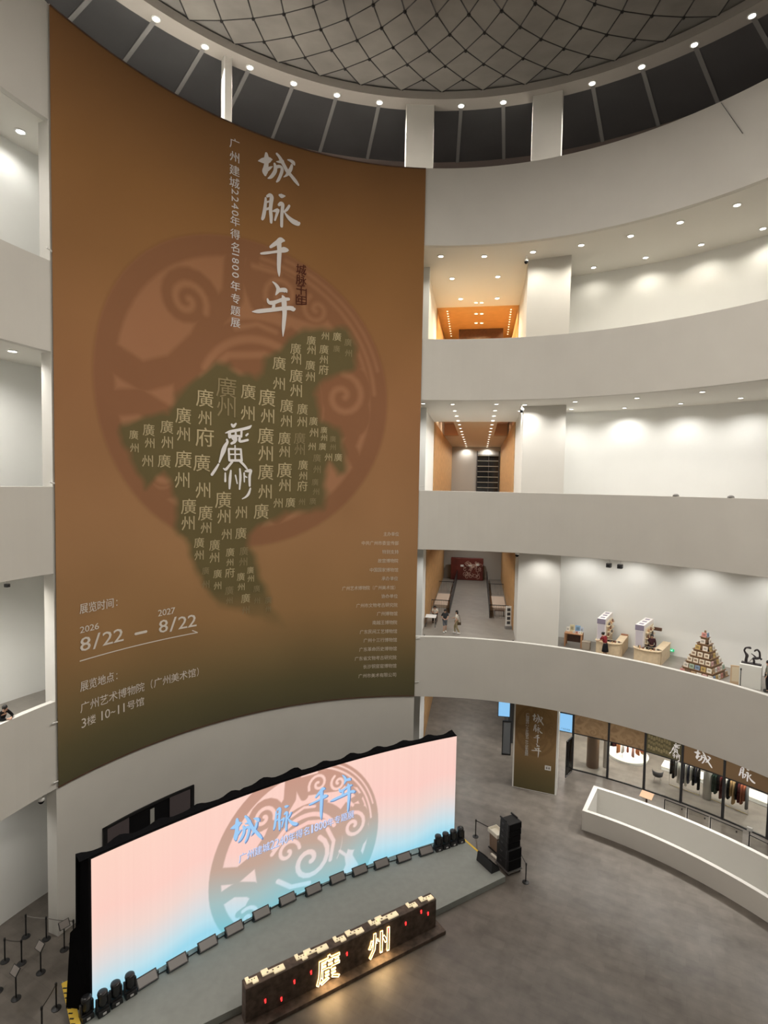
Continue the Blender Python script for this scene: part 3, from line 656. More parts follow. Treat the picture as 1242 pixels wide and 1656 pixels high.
jx = 4 * np.sin(yb * .11 + .03 * xb) + 2 * np.sin(yb * .23 + xb * .09); jy = 4 * np.sin(xb * .10 + .04 * yb) + 2 * np.sin(xb * .21 + yb * .07)
ds = sd_poly((xb + jx * .5) / 100, (yb + jy * .5) / 100, [(a / 100, b / 100) for a, b in MAP + MAP[:1]]) * 100
ds = np.where(inside(xb + jx * .5, yb + jy * .5, MAP), ds, -ds)
k = np.zeros(PX.shape); k[box_] = np.clip((ds + 8) / 13, 0, 1) * np.clip((1030 - yb) / 75, 0, 1)
base = mixc(base, (.135, .113, .050), k * .95)
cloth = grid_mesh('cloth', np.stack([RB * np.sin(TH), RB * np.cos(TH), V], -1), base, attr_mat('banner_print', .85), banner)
ink_w = mat('pale_ink', (.72, .69, .67), .8, spec=.1); ink_g = mat('gold_ink', (.54, .45, .27), .8, spec=.1); ink_d = mat('faint_gold_ink', (.30, .24, .13), .8, spec=.1)
ink_r = mat('seal_ink', (.085, .025, .016), .8, spec=.1); ink_t = mat('caption_ink', (.68, .60, .49), .8, spec=.1); ink_b = mat('bright_ink', (.84, .82, .82), .8, spec=.1)
def brush_px(mb, ch, ox, oy, k_):           # brush strokes traced on the photo frame ox, oy with k_ px per unit
    for i, st in enumerate(FR[ch][0] if isinstance(ch, str) else ch):
        pts = []
        for x, y, w in st:
            u, v = buv(ox + x * k_, oy + y * k_); su, sv = bscale(ox + x * k_, oy + y * k_); pts.append((u, v, w * k_ * (su + sv) / 2))
        stroke(mb, pts, bpt, .002 + .0015 * i)
for ch, ox, oy, k_ in (('城', 400, 230, 100 / 1242), ('脉', 400, 310, 100 / 1035), ('千', 400, 310, 100 / 1035), ('年', 395, 440, 120 / 1242)):
    mb = MB(); brush_px(mb, ch, ox, oy, k_); mb.build('title_character', ink_w, banner, world=True, fix=False)['label'] = 'white brush character %s of the title' % ch
mb = MB(); brush_px(mb, GUANG, 340, 670, 80 / 883); brush_px(mb, ZHOU, 340, 670, 80 / 883); mb.build('centre_character', ink_b, banner, world=True, fix=False)['label'] = 'rough white brush characters in the middle of the map'
def ch_px(mb, ch, x, y, s, bold=0.0, rot=0, sx=1.0):
    u, v = buv(x, y); su, sv = bscale(x, y)
    put_glyph(mb, ch, lambda a, b: bpt(a, b, .004), u, v, s * sx * (su if not rot else sv), s * (sv if not rot else su), rot, bold)
mb = MB()
for ch, y in zip('广州建城', (233, 254, 276, 296)): ch_px(mb, ch, 379, y, 17, .008)
for ch, y in zip('2240', (311, 322.5, 333.5, 345)): ch_px(mb, ch, 380, y, 15, .008, -1, 1.25)
for ch, y in zip('年得名', (358, 379, 400)): ch_px(mb, ch, 380, y, 16, .008)
for ch, y in zip('1800', (412, 422, 433, 445)): ch_px(mb, ch, 380.5, y, 15, .008, -1, 1.25)
for ch, y in zip('年专题展', (463, 483, 503, 522)): ch_px(mb, ch, 380.5, y, 16, .008)
mb.build('subtitle', ink_w, banner, world=True, fix=False)
mb = MB()
for ch, y in zip('城脉千年', (436, 453, 469, 485)): ch_px(mb, ch, 487, y, 17, .012)
for a, b in (((479, 477), (479, 492)), ((479, 492), (495, 492)), ((495, 468), (495, 492))):
    stroke(mb, [(*buv(*a), .06), (*buv(*b), .06)], bpt, .004)
mb.build('seal_mark', ink_r, banner, world=True, fix=False)
G1 = '廣'; Z1 = '州'; F1 = '府'
maptext = []
def grp(ox, oy, k_, items):
    for ch, x, y, s in items: maptext.append((ch, ox + x * k_, oy + y * k_, s * k_))
grp(180, 560, 240 / 1242, [(G1, 185, 740, 80), (Z1, 190, 850, 80), (G1, 310, 700, 105), (Z1, 318, 810, 90), (Z1, 300, 960, 105), (G1, 462, 675, 115), (Z1, 465, 805, 110), (G1, 440, 960, 115), (G1, 600, 580, 140), (Z1, 600, 735, 125), (G1, 600, 945, 150), (Z1, 590, 1120, 140), (G1, 780, 435, 155), (Z1, 780, 600, 125), (F1, 780, 760, 165), (G1, 755, 975, 150), (Z1, 765, 1205, 140), (G1, 1145, 380, 130), (Z1, 1140, 560, 130), (G1, 645, 1340, 135), (Z1, 640, 1480, 125), (G1, 785, 1395, 130), (Z1, 790, 1520, 100), (G1, 935, 1285, 145), (Z1, 940, 1425, 125), (Z1, 1085, 1390, 110)])
grp(380, 520, 240 / 1169, [(G1, 250, 600, 140), (Z1, 255, 745, 120), (G1, 240, 900, 135), (Z1, 240, 1040, 130), (G1, 240, 1185, 130), (Z1, 235, 1340, 120), (G1, 205, 1495, 125), (G1, 347, 330, 110), (Z1, 345, 490, 105), (G1, 477, 215, 90), (Z1, 480, 295, 90), (G1, 480, 430, 110), (Z1, 480, 545, 105), (G1, 600, 150, 75), (Z1, 600, 225, 75), (G1, 592, 345, 80), (Z1, 592, 435, 80), (Z1, 710, 115, 65), (G1, 700, 220, 75), (Z1, 698, 300, 70), (F1, 698, 380, 80), (G1, 803, 120, 70), (G1, 405, 665, 110), (Z1, 402, 785, 100), (G1, 388, 920, 105), (Z1, 388, 1025, 95), (G1, 388, 1170, 125), (Z1, 390, 1290, 105), (Z1, 338, 1430, 80), (G1, 435, 1425, 80), (G1, 530, 690, 90), (Z1, 527, 790, 85), (G1, 535, 1130, 80), (Z1, 535, 1215, 70), (F1, 530, 1295, 85), (G1, 617, 785, 70), (Z1, 620, 875, 75), (Z1, 605, 985, 65), (G1, 700, 855, 55), (Z1, 700, 915, 55), (G1, 688, 985, 60), (Z1, 735, 1070, 65), (G1, 812, 1070, 65)])
grp(280, 780, 240 / 1242, [(Z1, 445, 435, 95), (G1, 565, 425, 100), (G1, 215, 505, 90), (Z1, 215, 610, 85), (G1, 345, 525, 95), (Z1, 343, 630, 90), (G1, 475, 585, 75), (Z1, 473, 670, 65), (F1, 473, 755, 85), (G1, 370, 765, 75), (Z1, 370, 865, 70), (G1, 565, 790, 70), (Z1, 568, 875, 65), (G1, 645, 735, 60), (Z1, 648, 805, 60), (G1, 605, 970, 80)])
mb = MB()
for ch, x, y, s in maptext: ch_px(mb, ch, x, y, s * .98, .004 if s > 18 else 0)
mb.build('map_lettering', ink_g, banner, world=True, fix=False)
maptext = []
grp(180, 560, 240 / 1242, [(G1, 960, 345, 180), (Z1, 960, 510, 175)])
grp(380, 520, 240 / 1169, [(G1, 890, 165, 60), (Z1, 893, 250, 60), (G1, 800, 215, 55), (G1, 508, 920, 95), (Z1, 508, 1010, 90), (Z1, 525, 1420, 55), (G1, 645, 1075, 65), (Z1, 645, 1165, 65), (G1, 630, 1265, 55), (Z1, 637, 1340, 55), (G1, 612, 1415, 55), (G1, 770, 925, 50), (Z1, 770, 990, 50)])
grp(280, 780, 240 / 1242, [(G1, 590, 575, 75), (Z1, 585, 665, 75), (G1, 270, 740, 65), (Z1, 270, 855, 70), (G1, 468, 905, 75), (Z1, 468, 990, 60), (Z1, 605, 1070, 70), (G1, 698, 890, 60), (Z1, 700, 990, 55), (G1, 795, 985, 60), (Z1, 793, 1060, 50)])
mb = MB()
for ch, x, y, s in maptext: ch_px(mb, ch, x, y, s * .98)
mb.build('faint_map_lettering', ink_d, banner, world=True, fix=False)
PL = lambda a, b: bpt(a, b, .004); ink_dp = mat('text_ink', (.74, .68, .61), .8, spec=.1)
for text, lb, rt_, h, bold in (('展览时间：', (128, 994), (198, 978), 17, .011), ('2026', (128.5, 1024.5), (160, 1016), 10.5, .012), ('8/22', (128.5, 1055), (200, 1038), 23, .012), ('2027', (255, 997), (283, 993), 10.5, .012), ('8/22', (256, 1024.5), (318, 1013), 21, .012),
                             ('展览地点：', (129, 1120), (198, 1104), 17, .011), ('广州艺术博物院（广州美术馆）', (129, 1154), (330, 1094), 17, 0.0), ('3楼 10~11号馆', (130.5, 1178.5), (233, 1144), 15.5, 0.0)):
    mb = MB(); u0, v0 = buv(*lb); u1, _v = buv(*rt_); put_line(mb, text, PL, u0, v0, u1, h * bscale(*lb)[1], bold); mb.build('date_and_place_text', ink_dp, banner, world=True, fix=False)
mb = MB(); a, b = buv(219, 1025), buv(236, 1021); stroke(mb, [(*a, .13), (b[0], a[1], .13)], bpt, .004)
a, b = buv(129, 1069), buv(319, 1023); n_ = 14
stroke(mb, [(a[0] + (b[0] - a[0]) * i / n_, a[1], .05) for i in range(n_ + 1)], bpt, .004, 1); stroke(mb, [(b[0], a[1], .05), (b[0] - .28, a[1] + .16, .05)], bpt, .005)
mb.build('date_arrow', ink_dp, banner, world=True, fix=False)
for text, y, x0, bold in (('主办单位', 145, 490, .011), ('中共广州市委宣传部', 235, 272, 0), ('特别支持', 322, 478, .011), ('故宫博物院', 410, 435, 0), ('中国国家博物馆', 500, 352, 0), ('承办单位', 585, 472, .011), ('广州艺术博物院（广州美术馆）', 675, 80, 0), ('协办单位', 760, 470, .011), ('广州市文物考古研究院', 848, 220, 0), ('广州博物馆', 933, 425, 0), ('南越王博物院', 1020, 380, 0), ('广东民间工艺博物馆', 1108, 255, 0), ('广州十三行博物馆', 1193, 292, 0), ('广东革命历史博物馆', 1280, 250, 0), ('广东省文物考古研究院', 1368, 205, 0), ('长沙铜官窑博物馆', 1450, 288, 0), ('广州市美术有限公司', 1540, 242, 0)):
    k_ = 140 / 859; xr = 645 - 25 * (y - 145) / 1400
    a, b = (540 + x0 * k_, 840 + y * k_), (540 + xr * k_, 840 + y * k_); u0, v0 = buv(*a); u1, v1 = buv(*b); h = 42 * k_ * bscale(*a)[1]
    mb = MB(); put_line(mb, text, PL, u0, v1 - h / 2, u1, h, bold); mb.build('organiser_line', ink_t, banner, world=True, fix=False)
mb = MB()
for t_, zs in ((T0 + .15, (9.6, 19.8, 29.3, 7.0)), (T1, (10.4, 7.6, 19.9))):
    for z_ in zs:
        s_ = -1 if t_ < -40 else 1
        mb.tube(pol(RB - .02, t_ - .35 * s_ * -1 * .3, z_), pol(RB - .06, t_ + .9 * s_, z_ + .05), .03, 6)
mb.build('tie_cord', white, banner, world=True)
mb = MB(); mb.ring([(RB - .02, 38.98), (RB - .02, 39.04), (RB + .03, 39.04), (RB + .03, 38.98)], T0 + .15, T1, 60)
mb.build('hem_batten', wood_dk, banner, world=True); mb = MB()
mb.ring([(RB - .02, 6.68), (RB - .02, 6.74), (RB + .03, 6.74), (RB + .03, 6.68)], T0 + .15, T1, 60)
mb.build('hem_batten', wood_dk, banner, world=True)

# ================================================================== STAGE, SCREEN, SIGN
ST = .30
SC, SR = (19.1596, -26.7661), 43.99
SA0, SA1 = -47.21, -23.45
def spt(ang, z, lift=0.0):
    a = math.radians(ang); r = SR - lift; return Vector((SC[0] + r * math.sin(a), SC[1] + r * math.cos(a), z))
st_back = [spt(SA1 + (SA0 - SA1) * i / 20, 0, -.62)[:2] for i in range(21)]
stage = thing('stage_platform', 'low grey carpeted stage in front of the glowing screen', 'stage', (-6, 6, 0))
poly = [(3.88, 10.56), (1.95, 13.9)] + st_back + [(-14.95, 4.3), (-12.0, .72)]
mb = MB(); mb.prism(poly, 0.0, ST); mb.build('deck', stage_m, stage, world=True, bevel=.012)
tp = MB()
def strip(mb, a, b, w, z, h=.012):
    a, b = Vector(a), Vector(b); d = (b - a).normalized(); n = Vector((-d.y, d.x)) * w / 2
    mb.prism([(a + n)[:], (b + n)[:], (b - n)[:], (a - n)[:]], z, z + h)
strip(tp, (2.02, 13.7), (3.2, 11.75), .11, ST)
tp.build('edge_tape', yellow, stage, world=True)['label'] = 'yellow edge tape at the right back edge'
ramp = thing('barrier_tape_strip', 'broad yellow strip with black ticks along the left end of the stage', 'safety strip', (-13.6, 2.6, ST))
mb = MB(); strip(mb, (-14.75, 4.22), (-13.0, 2.0), .30, ST, .05); mb.build('strip', yellow, ramp, world=True, bevel=.01)
mb = MB()
for k in range(10):
    f = .1 + k * .09; a = Vector((-14.75, 4.22)).lerp(Vector((-13.0, 2.0)), f); d = Vector((1.75, -2.22)).normalized(); n = Vector((-d.y, d.x))
    strip(mb, a - n * .14, a - n * .02 + d * .09, .05, ST + .05, .01)
mb.build('tick', black, ramp, world=True)

led = thing('led_screen', 'long curved glowing pink and blue screen on the stage', 'screen', spt(-35, ST))
ZB, ZT = ST + .02, 6.1
nu, nv = 560, 220
ang = np.linspace(SA0, SA1, nu); zz = np.linspace(ZB, ZT, nv); A, Zm = np.meshgrid(ang, zz)
def suv(x, y):
    t, z = cyl_hit(x, y, SC, SR); return math.radians(t) * SR, z
def sptl(u, v, lift=0.0): return spt(math.degrees(u / SR), v, .015 + lift)
uL, uR = suv(337, 1430)[0], suv(612, 1310)[0]; cu1, r1 = (uL + uR) / 2, (uR - uL) / 2
cv1 = ZT - .06 - r1 * .80
mx_, my_ = (np.radians(A) * SR - cu1) / r1, (Zm - cv1) / (r1 * .97)
fz = (Zm - ZB) / (ZT - ZB) + .05 * np.sin(A * .35 + 1) + .03 * np.sin(A * 1.1)
stops = [0, .09, .22, .37, .58, 1.1]; sc_ = np.array([s2l(156, 216, 236), s2l(188, 224, 236), s2l(218, 220, 222), s2l(240, 214, 206), s2l(252, 206, 196), s2l(252, 212, 198)])
sb = np.stack([np.interp(fz, stops, sc_[:, k]) for k in range(3)], -1)
hot = np.clip((SA0 + 10 - A) / 10, 0, 1); sb = mixc(sb, s2l(255, 214, 190), hot * .35 * np.clip(fz, 0, 1))
tex = rng.random(nu); sb *= (1 + .05 * (np.convolve(tex, np.ones(3) / 3, 'same') - .5))[None, :, None]
dk = np.stack([np.interp(fz, [0, .2, .45, 1.1], np.array([s2l(130, 196, 208), s2l(165, 190, 190), s2l(196, 166, 150), s2l(200, 150, 132)])[:, k]) for k in range(3)], -1)
mk = np.maximum(motif_mask(mx_, my_, .012), 0)
sb = sb * (1 - mk[..., None]) + dk * mk[..., None]
ar = np.radians(A); grid_mesh('display', np.stack([SC[0] + SR * np.sin(ar), SC[1] + SR * np.cos(ar), Zm], -1), np.clip(sb, 0, 1), attr_mat('screen_picture', .5, 1.0), led)
mb = MB(); mb.ring([(SR + .03, ZB - .02), (SR + .03, ZT + .03), (SR + .34, ZT + .03), (SR + .34, ZB - .02)], SA0 - .12, SA1 + .03, 60, SC); mb.build('cabinet_frame', blackm, led, world=True)
# black cloth hung over the back, scalloped along its top
mb = MB(); n = 96; vs = []; 
for i in range(n + 1):
    f = i / n; an = SA0 - .5 + (SA1 - SA0 + .45) * f
    sc_h = .02 + .16 * abs(math.cos(PI * f * 12)) ** 4 + (.10 if .36 < f < .52 else 0)
    vs += [spt(an, ST + .012, -.52), spt(an, ZT - .02 + sc_h, -.42 - .02 * math.sin(i)), spt(an, ZT + .04, -.05)]
mb.add(vs, [(3 * i + j, 3 * i + 3 + j, 3 * i + 4 + j, 3 * i + 1 + j) for i in range(n) for j in range(2)])
for (an, w_) in ((SA0 - .12, -1),):
    a = [spt(SA0 - .1, ST + .012, .0), spt(SA0 - .1, ZT + .06, -.02), spt(SA0 - .32, ZT + .06, -.36), spt(SA0 - .36, 3.6, -.40), spt(SA0 - .72, 3.3, -.55), spt(SA0 - .85, ST + .012, -.75)]
    mb.add(a, [(0, 1, 2, 3), (0, 3, 4, 5)])
o = mb.build('backing_cloth', cloth_black, led, world=True, fix=False); o.modifiers.new('s', 'SOLIDIFY').thickness = .03
ink_s = bpy.data.materials.new('screen_blue'); ink_s.use_nodes = True; b_ = ink_s.node_tree.nodes['Principled BSDF']
b_.inputs['Base Color'].default_value = (.02, .02, .02, 1); b_.inputs['Emission Color'].default_value = (*s2l(160, 205, 246), 1); b_.inputs['Emission Strength'].default_value = 1.0
ink_sd = ink_s.copy(); ink_sd.node_tree.nodes['Principled BSDF'].inputs['Emission Color'].default_value = (*s2l(112, 134, 178), 1)
ink_sw = ink_s.copy(); ink_sw.node_tree.nodes['Principled BSDF'].inputs['Emission Color'].default_value = (*s2l(206, 216, 248), 1)
for ch, x, y, s in (('城', 397.5, 1342, 50), ('脉', 461, 1322, 46), ('千', 514, 1300, 48), ('年', 553, 1285, 50)):
    u, v = suv(x, y); c_, d_ = suv(x - 10, y), suv(x + 10, y); k_ = (d_[0] - c_[0]) / 20 * s
    mb = MB(); brush(mb, ch, sptl, u + .05, v - .06, k_ * 1.04, .004, 1.15); mb.build('title_shadow', ink_sd, led, world=True, fix=False)
    mb = MB(); brush(mb, ch, sptl, u, v, k_, .03, 1.15); mb.build('title_character', ink_s, led, world=True, fix=False)['label'] = 'light blue brush character %s of the screen title' % ch
u0, v0 = suv(385, 1389); u1, v1 = suv(572, 1327)
for m_, du, lf in ((ink_sd, .03, .004), (ink_sw, 0, .02)):
    mb = MB(); put_line(mb, '广州建城2240年得名1800年专题展', lambda a, b: sptl(a + du, b - du, lf), u0, (v0 + v1) / 2 - .02, u1, .42, .011); mb.build('subtitle', m_, led, world=True, fix=False)

def flood_light():
    t = thing('flood_light', '', 'stage light', (0, 0, ST), 0, 'row of panel lights below the screen')
    m_ = MB()
    c, s = math.cos(.75), math.sin(.75)
    def tp_(x, y, z): return (x, y * c - z * s, y * s + z * c + .2)
    def tbox(x0, x1, y0, y1, z0, z1): m_.hexa([tp_(x0, y0, z0), tp_(x1, y0, z0), tp_(x1, y1, z0), tp_(x0, y1, z0)], [tp_(x0, y0, z1), tp_(x1, y0, z1), tp_(x1, y1, z1), tp_(x0, y1, z1)])
    tbox(-.40, .40, -.20, .20, -.06, .03)
    m_.build('housing', black, t, bevel=.008)
    m_ = MB(); tbox(-.355, .355, -.155, .155, .03, .04); m_.build('face', mat('lamp_face', (.19, .175, .165), .35), t)
    m_ = MB()
    for x in (-.43, .43): m_.box((x, 0, .14), (.03, .06, .28))
    m_.box((0, 0, .012), (.86, .16, .024)); m_.build('bracket', black, t)
    return t
FL = [(238, 1590), (287, 1562), (336, 1532), (379, 1507), (423, 1482), (465, 1459), (507, 1443), (546, 1425), (582, 1412), (617, 1401), (653, 1391), (689, 1380)]
fl0 = flood_light()
for k, (x, y) in enumerate(FL):
    p = gp(x, y + 1, ST); a = math.atan2(p.x - SC[0], p.y - SC[1]); lb = '%s panel light from the left in the row below the screen' % ORD[k].capitalize()
    if k == 0: fl0.location = p; fl0.rotation_euler.z = -a; fl0['label'] = lb
    else: dup(fl0, p, -a, lb)
cab = MB(); cab.path([gp(x, y - 4, ST + .03) for x, y in [(158, 1630), (215, 1597)] + FL + [(706, 1373)]], .022, 6)
tag(cab.build('power_cable', black), 'black cable linking the panel lights under the screen', 'cable')

def moving_head():
    t = thing('moving_head_light', '', 'stage light', (0, 0, ST), 0, 'moving head lights at the stage ends')
    m_ = MB(); m_.box((0, 0, .11), (.42, .42, .2), top=(.92, .92)); m_.build('base', black, t, bevel=.02)
    m_ = MB()
    for x in (-.2, .2): m_.box((x, 0, .40), (.07, .16, .42), top=(1, .8))
    m_.box((0, 0, .225), (.46, .2, .05)); m_.build('yoke', black, t, bevel=.02)
    m_ = MB(); m_.lathe([(.12, .30), (.165, .34), (.175, .50), (.165, .62), (.185, .74), (.17, .80), (.11, .83), (.0001, .83)], n=18); m_.build('head', mat('gloss_black', (.012, .012, .013), .25), t, smooth=True)
    m_ = MB(); m_.box((0, -.215, .11), (.12, .02, .07)); m_.build('display', mat('tiny_display', (.5, .5, .5), .4), t)
    return t
mh0 = moving_head(); first = True
for side, pts in (('right', [(708, 1374), (720, 1370), (732, 1365.5), (744, 1361)]), ('left', [(140, 1646), (166, 1637), (187, 1622), (210, 1608)])):
    for k, (x, y) in enumerate(pts):
        p = gp(x, y, ST); a = math.atan2(p.x - SC[0], p.y - SC[1]); lb = '%s black moving head light from the left at the %s end of the screen' % (ORD[k].capitalize(), side)
        if first: mh0.location = p; mh0.rotation_euler.z = -a; mh0['label'] = lb; first = False
        else: dup(mh0, p, -a, lb)

# glowing sign wall in front of the stage
sa, sb_ = Vector((-7.36, 2.86, 0)), Vector((.06, 7.46, 0)); sd = (sb_ - sa).normalized(); sn = Vector((sd.y, -sd.x, 0)); SL = (sb_ - sa).length; SH = 1.45
sign = thing('character_sign', 'long dark timber sign wall with two glowing outline characters', 'sign', sa)
def sg(u, w, z): return sa + sd * u + sn * w + Vector((0, 0, z))
def sbox(mb, u0, u1, w0, w1, z0, z1): mb.hexa([sg(u0, w0, z0), sg(u1, w0, z0), sg(u1, w1, z0), sg(u0, w1, z0)], [sg(u0, w0, z1), sg(u1, w0, z1), sg(u1, w1, z1), sg(u0, w1, z1)])
bark = mat('dark_bark', (.095, .068, .052), .7, noise=.5, scale=4, bump=.35)
mb = MB(); sbox(mb, 0, SL, -.48, 0, 0, SH); mb.build('body', bark, sign, world=True, bevel=.03)
mb = MB(); sbox(mb, -.05, SL + .25, .001, .42, 0, .17); sbox(mb, SL, SL + .25, -.45, .001, 0, .17); mb.build('plinth', bark, sign, world=True, bevel=.02)
neon = mat('neon_warm', (.9, .8, .6), .4, emit=(1.0, .84, .55), strength=3.2)
halo = mat('neon_edge', (.9, .6, .2), .5, emit=(1.0, .55, .14), strength=1.3)
def sgl(u, v, lift=.03): return sg(u, lift, v)
def outline(mb, mb2, ch, u, v, w, h):
    vs, fs, x0, x1, y0, y1 = glyph(ch, .012)
    from collections import Counter
    ec = Counter(tuple(sorted(e)) for f in fs for e in zip(f, f[1:] + f[:1]))
    for (a, b), c in ec.items():
        if c == 1:
            p = [sgl(u + ((vs[i][0] - (x0 + x1) / 2) / (x1 - x0)) * w, v + ((vs[i][1] - (y0 + y1) / 2) / (y1 - y0)) * h, .06) for i in (a, b)]
            mb.tube(p[0], p[1], .010, 5); q = [r_ - sn * .035 for r_ in p]; mb2.tube(q[0], q[1], .013, 5)
for ch, (x, y), w, h in (('廣', (530, 1574), 1.02, 1.12), ('州', (612, 1528), 1.02, 1.05)):
    p = plane_hit(x, y, sa, sn); u = (p - sa).dot(sd); v = min(max(p.z, .74), .86); mb = MB(); mb2 = MB(); outline(mb, mb2, ch, u, v, w, h)
    o = mb.build('neon_character', neon, sign, world=True); o['label'] = 'glowing white-gold outline character %s' % ch; m2 = mb2.build('neon_glow_edge', halo, o); 
    m2.location = -sa; 
    l = bpy.data.lights.new('neon_light', 'AREA'); l.energy = 22; l.size = .9; l.color = (1, .66, .3); lo = bpy.data.objects.new('neon_light', l); COL.objects.link(lo)
    lo.parent = sign; lo.location = sg(u, .3, .6) - sa; lo.rotation_euler = (Vector((0, 0, -1)) * .9 + sn * .9).to_track_quat('-Z', 'Y').to_euler()
# pale cut-out plates lying on top, with black marks
plate = mat('ivory_plate', (.78, .70, .52), .5, emit=(1, .82, .5), strength=.5)
TOPW = -.24
for k, (f, w) in enumerate(((.035, .42), (.13, .85), (.262, .42), (.335, .95), (.455, .45), (.535, .72), (.645, .42), (.715, 1.0), (.865, .42), (.955, .6))):
    u = f * SL; mb = MB(); sbox(mb, u - w / 2, u + w / 2, TOPW - .07, TOPW + .05, SH, SH + .05); sbox(mb, u - w / 2, u - w * .2, TOPW - .2, TOPW - .05, SH, SH + .05); sbox(mb, u, u + w / 2, TOPW + .03, TOPW + .17, SH, SH + .05)
    o = mb.build('ivory_plate', plate, sign, world=True)
    mb = MB()
    for q in range(3): sbox(mb, u - w * .3 + q * w * .25, u - w * .22 + q * w * .25, TOPW - .03, TOPW + .03, SH + .05, SH + .055)
    c = mb.build('mark', mat('grey_mark', (.2, .19, .18), .6), o); c.location = -sa
red = mat('red_glow', (.7, .02, .02), .4, emit=(1, .03, .03), strength=2.5)
for (x, y) in ((429, 1618), (455, 1615), (476, 1587), (503, 1572), (561, 1542), (628, 1504), (656, 1493), (681, 1474), (692, 1477)):
    p = plane_hit(x, y, sa, sn); u = (p - sa).dot(sd); v = max(min(p.z, SH - .1), .2); mb = MB()
    sbox(mb, u - .022, u + .022, .0, .03, v - .08, v + .07); sbox(mb, u - .04, u + .01, .0, .03, v, v + .045); mb.build('red_mark', red, sign, world=True)

# ================================================================== THINGS ON THE GROUND FLOOR
# poster on the pillar
pd = (q1 - q0).normalized(); PLn = (q1 - q0).length
post = thing('pillar_poster', 'tall brown poster with white brush title on the ground-floor pillar', 'poster', q0 + PIL_N * .03)
def ppt(u, v, lift=0.0): return q0 + pd * u + PIL_N * (.035 + lift) + Vector((0, 0, v))
def puv(x, y):
    p = plane_hit(x, y, q0 + PIL_N * .035, PIL_N); return (p - q0).dot(pd), p.z
nu, nv = 110, 240
U, V = np.meshgrid(np.linspace(.10, PLn - .12, nu), np.linspace(.06, 6.5, nv))
pc = np.array([(.11, .095, .046), (.16, .122, .058), (.25, .16, .075), (.30, .185, .082), (.33, .205, .09)])
pcol = np.stack([np.interp(V, [0, 1.2, 2.4, 4.2, 6.5], pc[:, k]) for k in range(3)], -1)
mx_, my_ = (U - PLn * .5) / 1.35, (V - 4.1) / 1.75
pcol = mixc(pcol, (.13, .075, .035), motif_mask(mx_, my_, .05) * .3)
arr = np.stack([q0.x + pd.x * U + PIL_N.x * .035, q0.y + pd.y * U + PIL_N.y * .035, V], -1)
grid_mesh('print', arr, pcol, attr_mat('poster_print', .75), post)
mb = MB()
mb.hexa([ppt(.02, .02, -.034), ppt(PLn - .02, .02, -.034), ppt(PLn - .02, .02, -.004), ppt(.02, .02, -.004)], [ppt(.02, 6.55, -.034), ppt(PLn - .02, 6.55, -.034), ppt(PLn - .02, 6.55, -.004), ppt(.02, 6.55, -.004)])
mb.build('backing_board', white, post, world=True)
mb = MB()
for ch, x, y, s in (('城', 869.8, 1163.5, 18.5), ('脉', 870, 1179, 17.5), ('千', 867.8, 1195, 16), ('年', 866.9, 1213.5, 20)):
    u, v = puv(x, y); a, b = puv(x - 5, y), puv(x + 5, y); brush(mb, ch, ppt, u, v, (b[0] - a[0]) / 10 * s, .004, 1.15)
for k, ch in enumerate('广州建城2240年得名1800年专题展'):
    u, v = puv(853.2 - 1.8 * k / 18, 1156 + 63.5 * k / 18); put_glyph(mb, ch, lambda a, b: ppt(a, b, .004), u, v, .22, .24, -1 if ch.isdigit() else 0, .01)
mb.build('lettering', white, post, world=True, fix=False)
tagp = thing('notice_card', 'small white notice card on the brown pillar poster', 'notice', ppt(*puv(886, 1242)))
u, v = puv(886, 1242); mb = MB(); mb.hexa([ppt(u - .19, v - .15, .006), ppt(u + .19, v - .15, .006), ppt(u + .19, v - .15, .012), ppt(u - .19, v - .15, .012)], [ppt(u - .19, v + .15, .006), ppt(u + .19, v + .15, .006), ppt(u + .19, v + .15, .012), ppt(u - .19, v + .15, .012)])
mb.build('card', white, tagp, world=True)
mb = MB()
for a, b, c, d in ((-.13, -.02, -.08, .06), (.02, .13, -.08, .06), (-.15, .15, .09, .11)): mb.add([ppt(u + a, v + c, .014), ppt(u + b, v + c, .014), ppt(u + b, v + d, .014), ppt(u + a, v + d, .014)], [(0, 1, 2, 3)])
mb.build('printed_blocks', grey, tagp, world=True, fix=False)

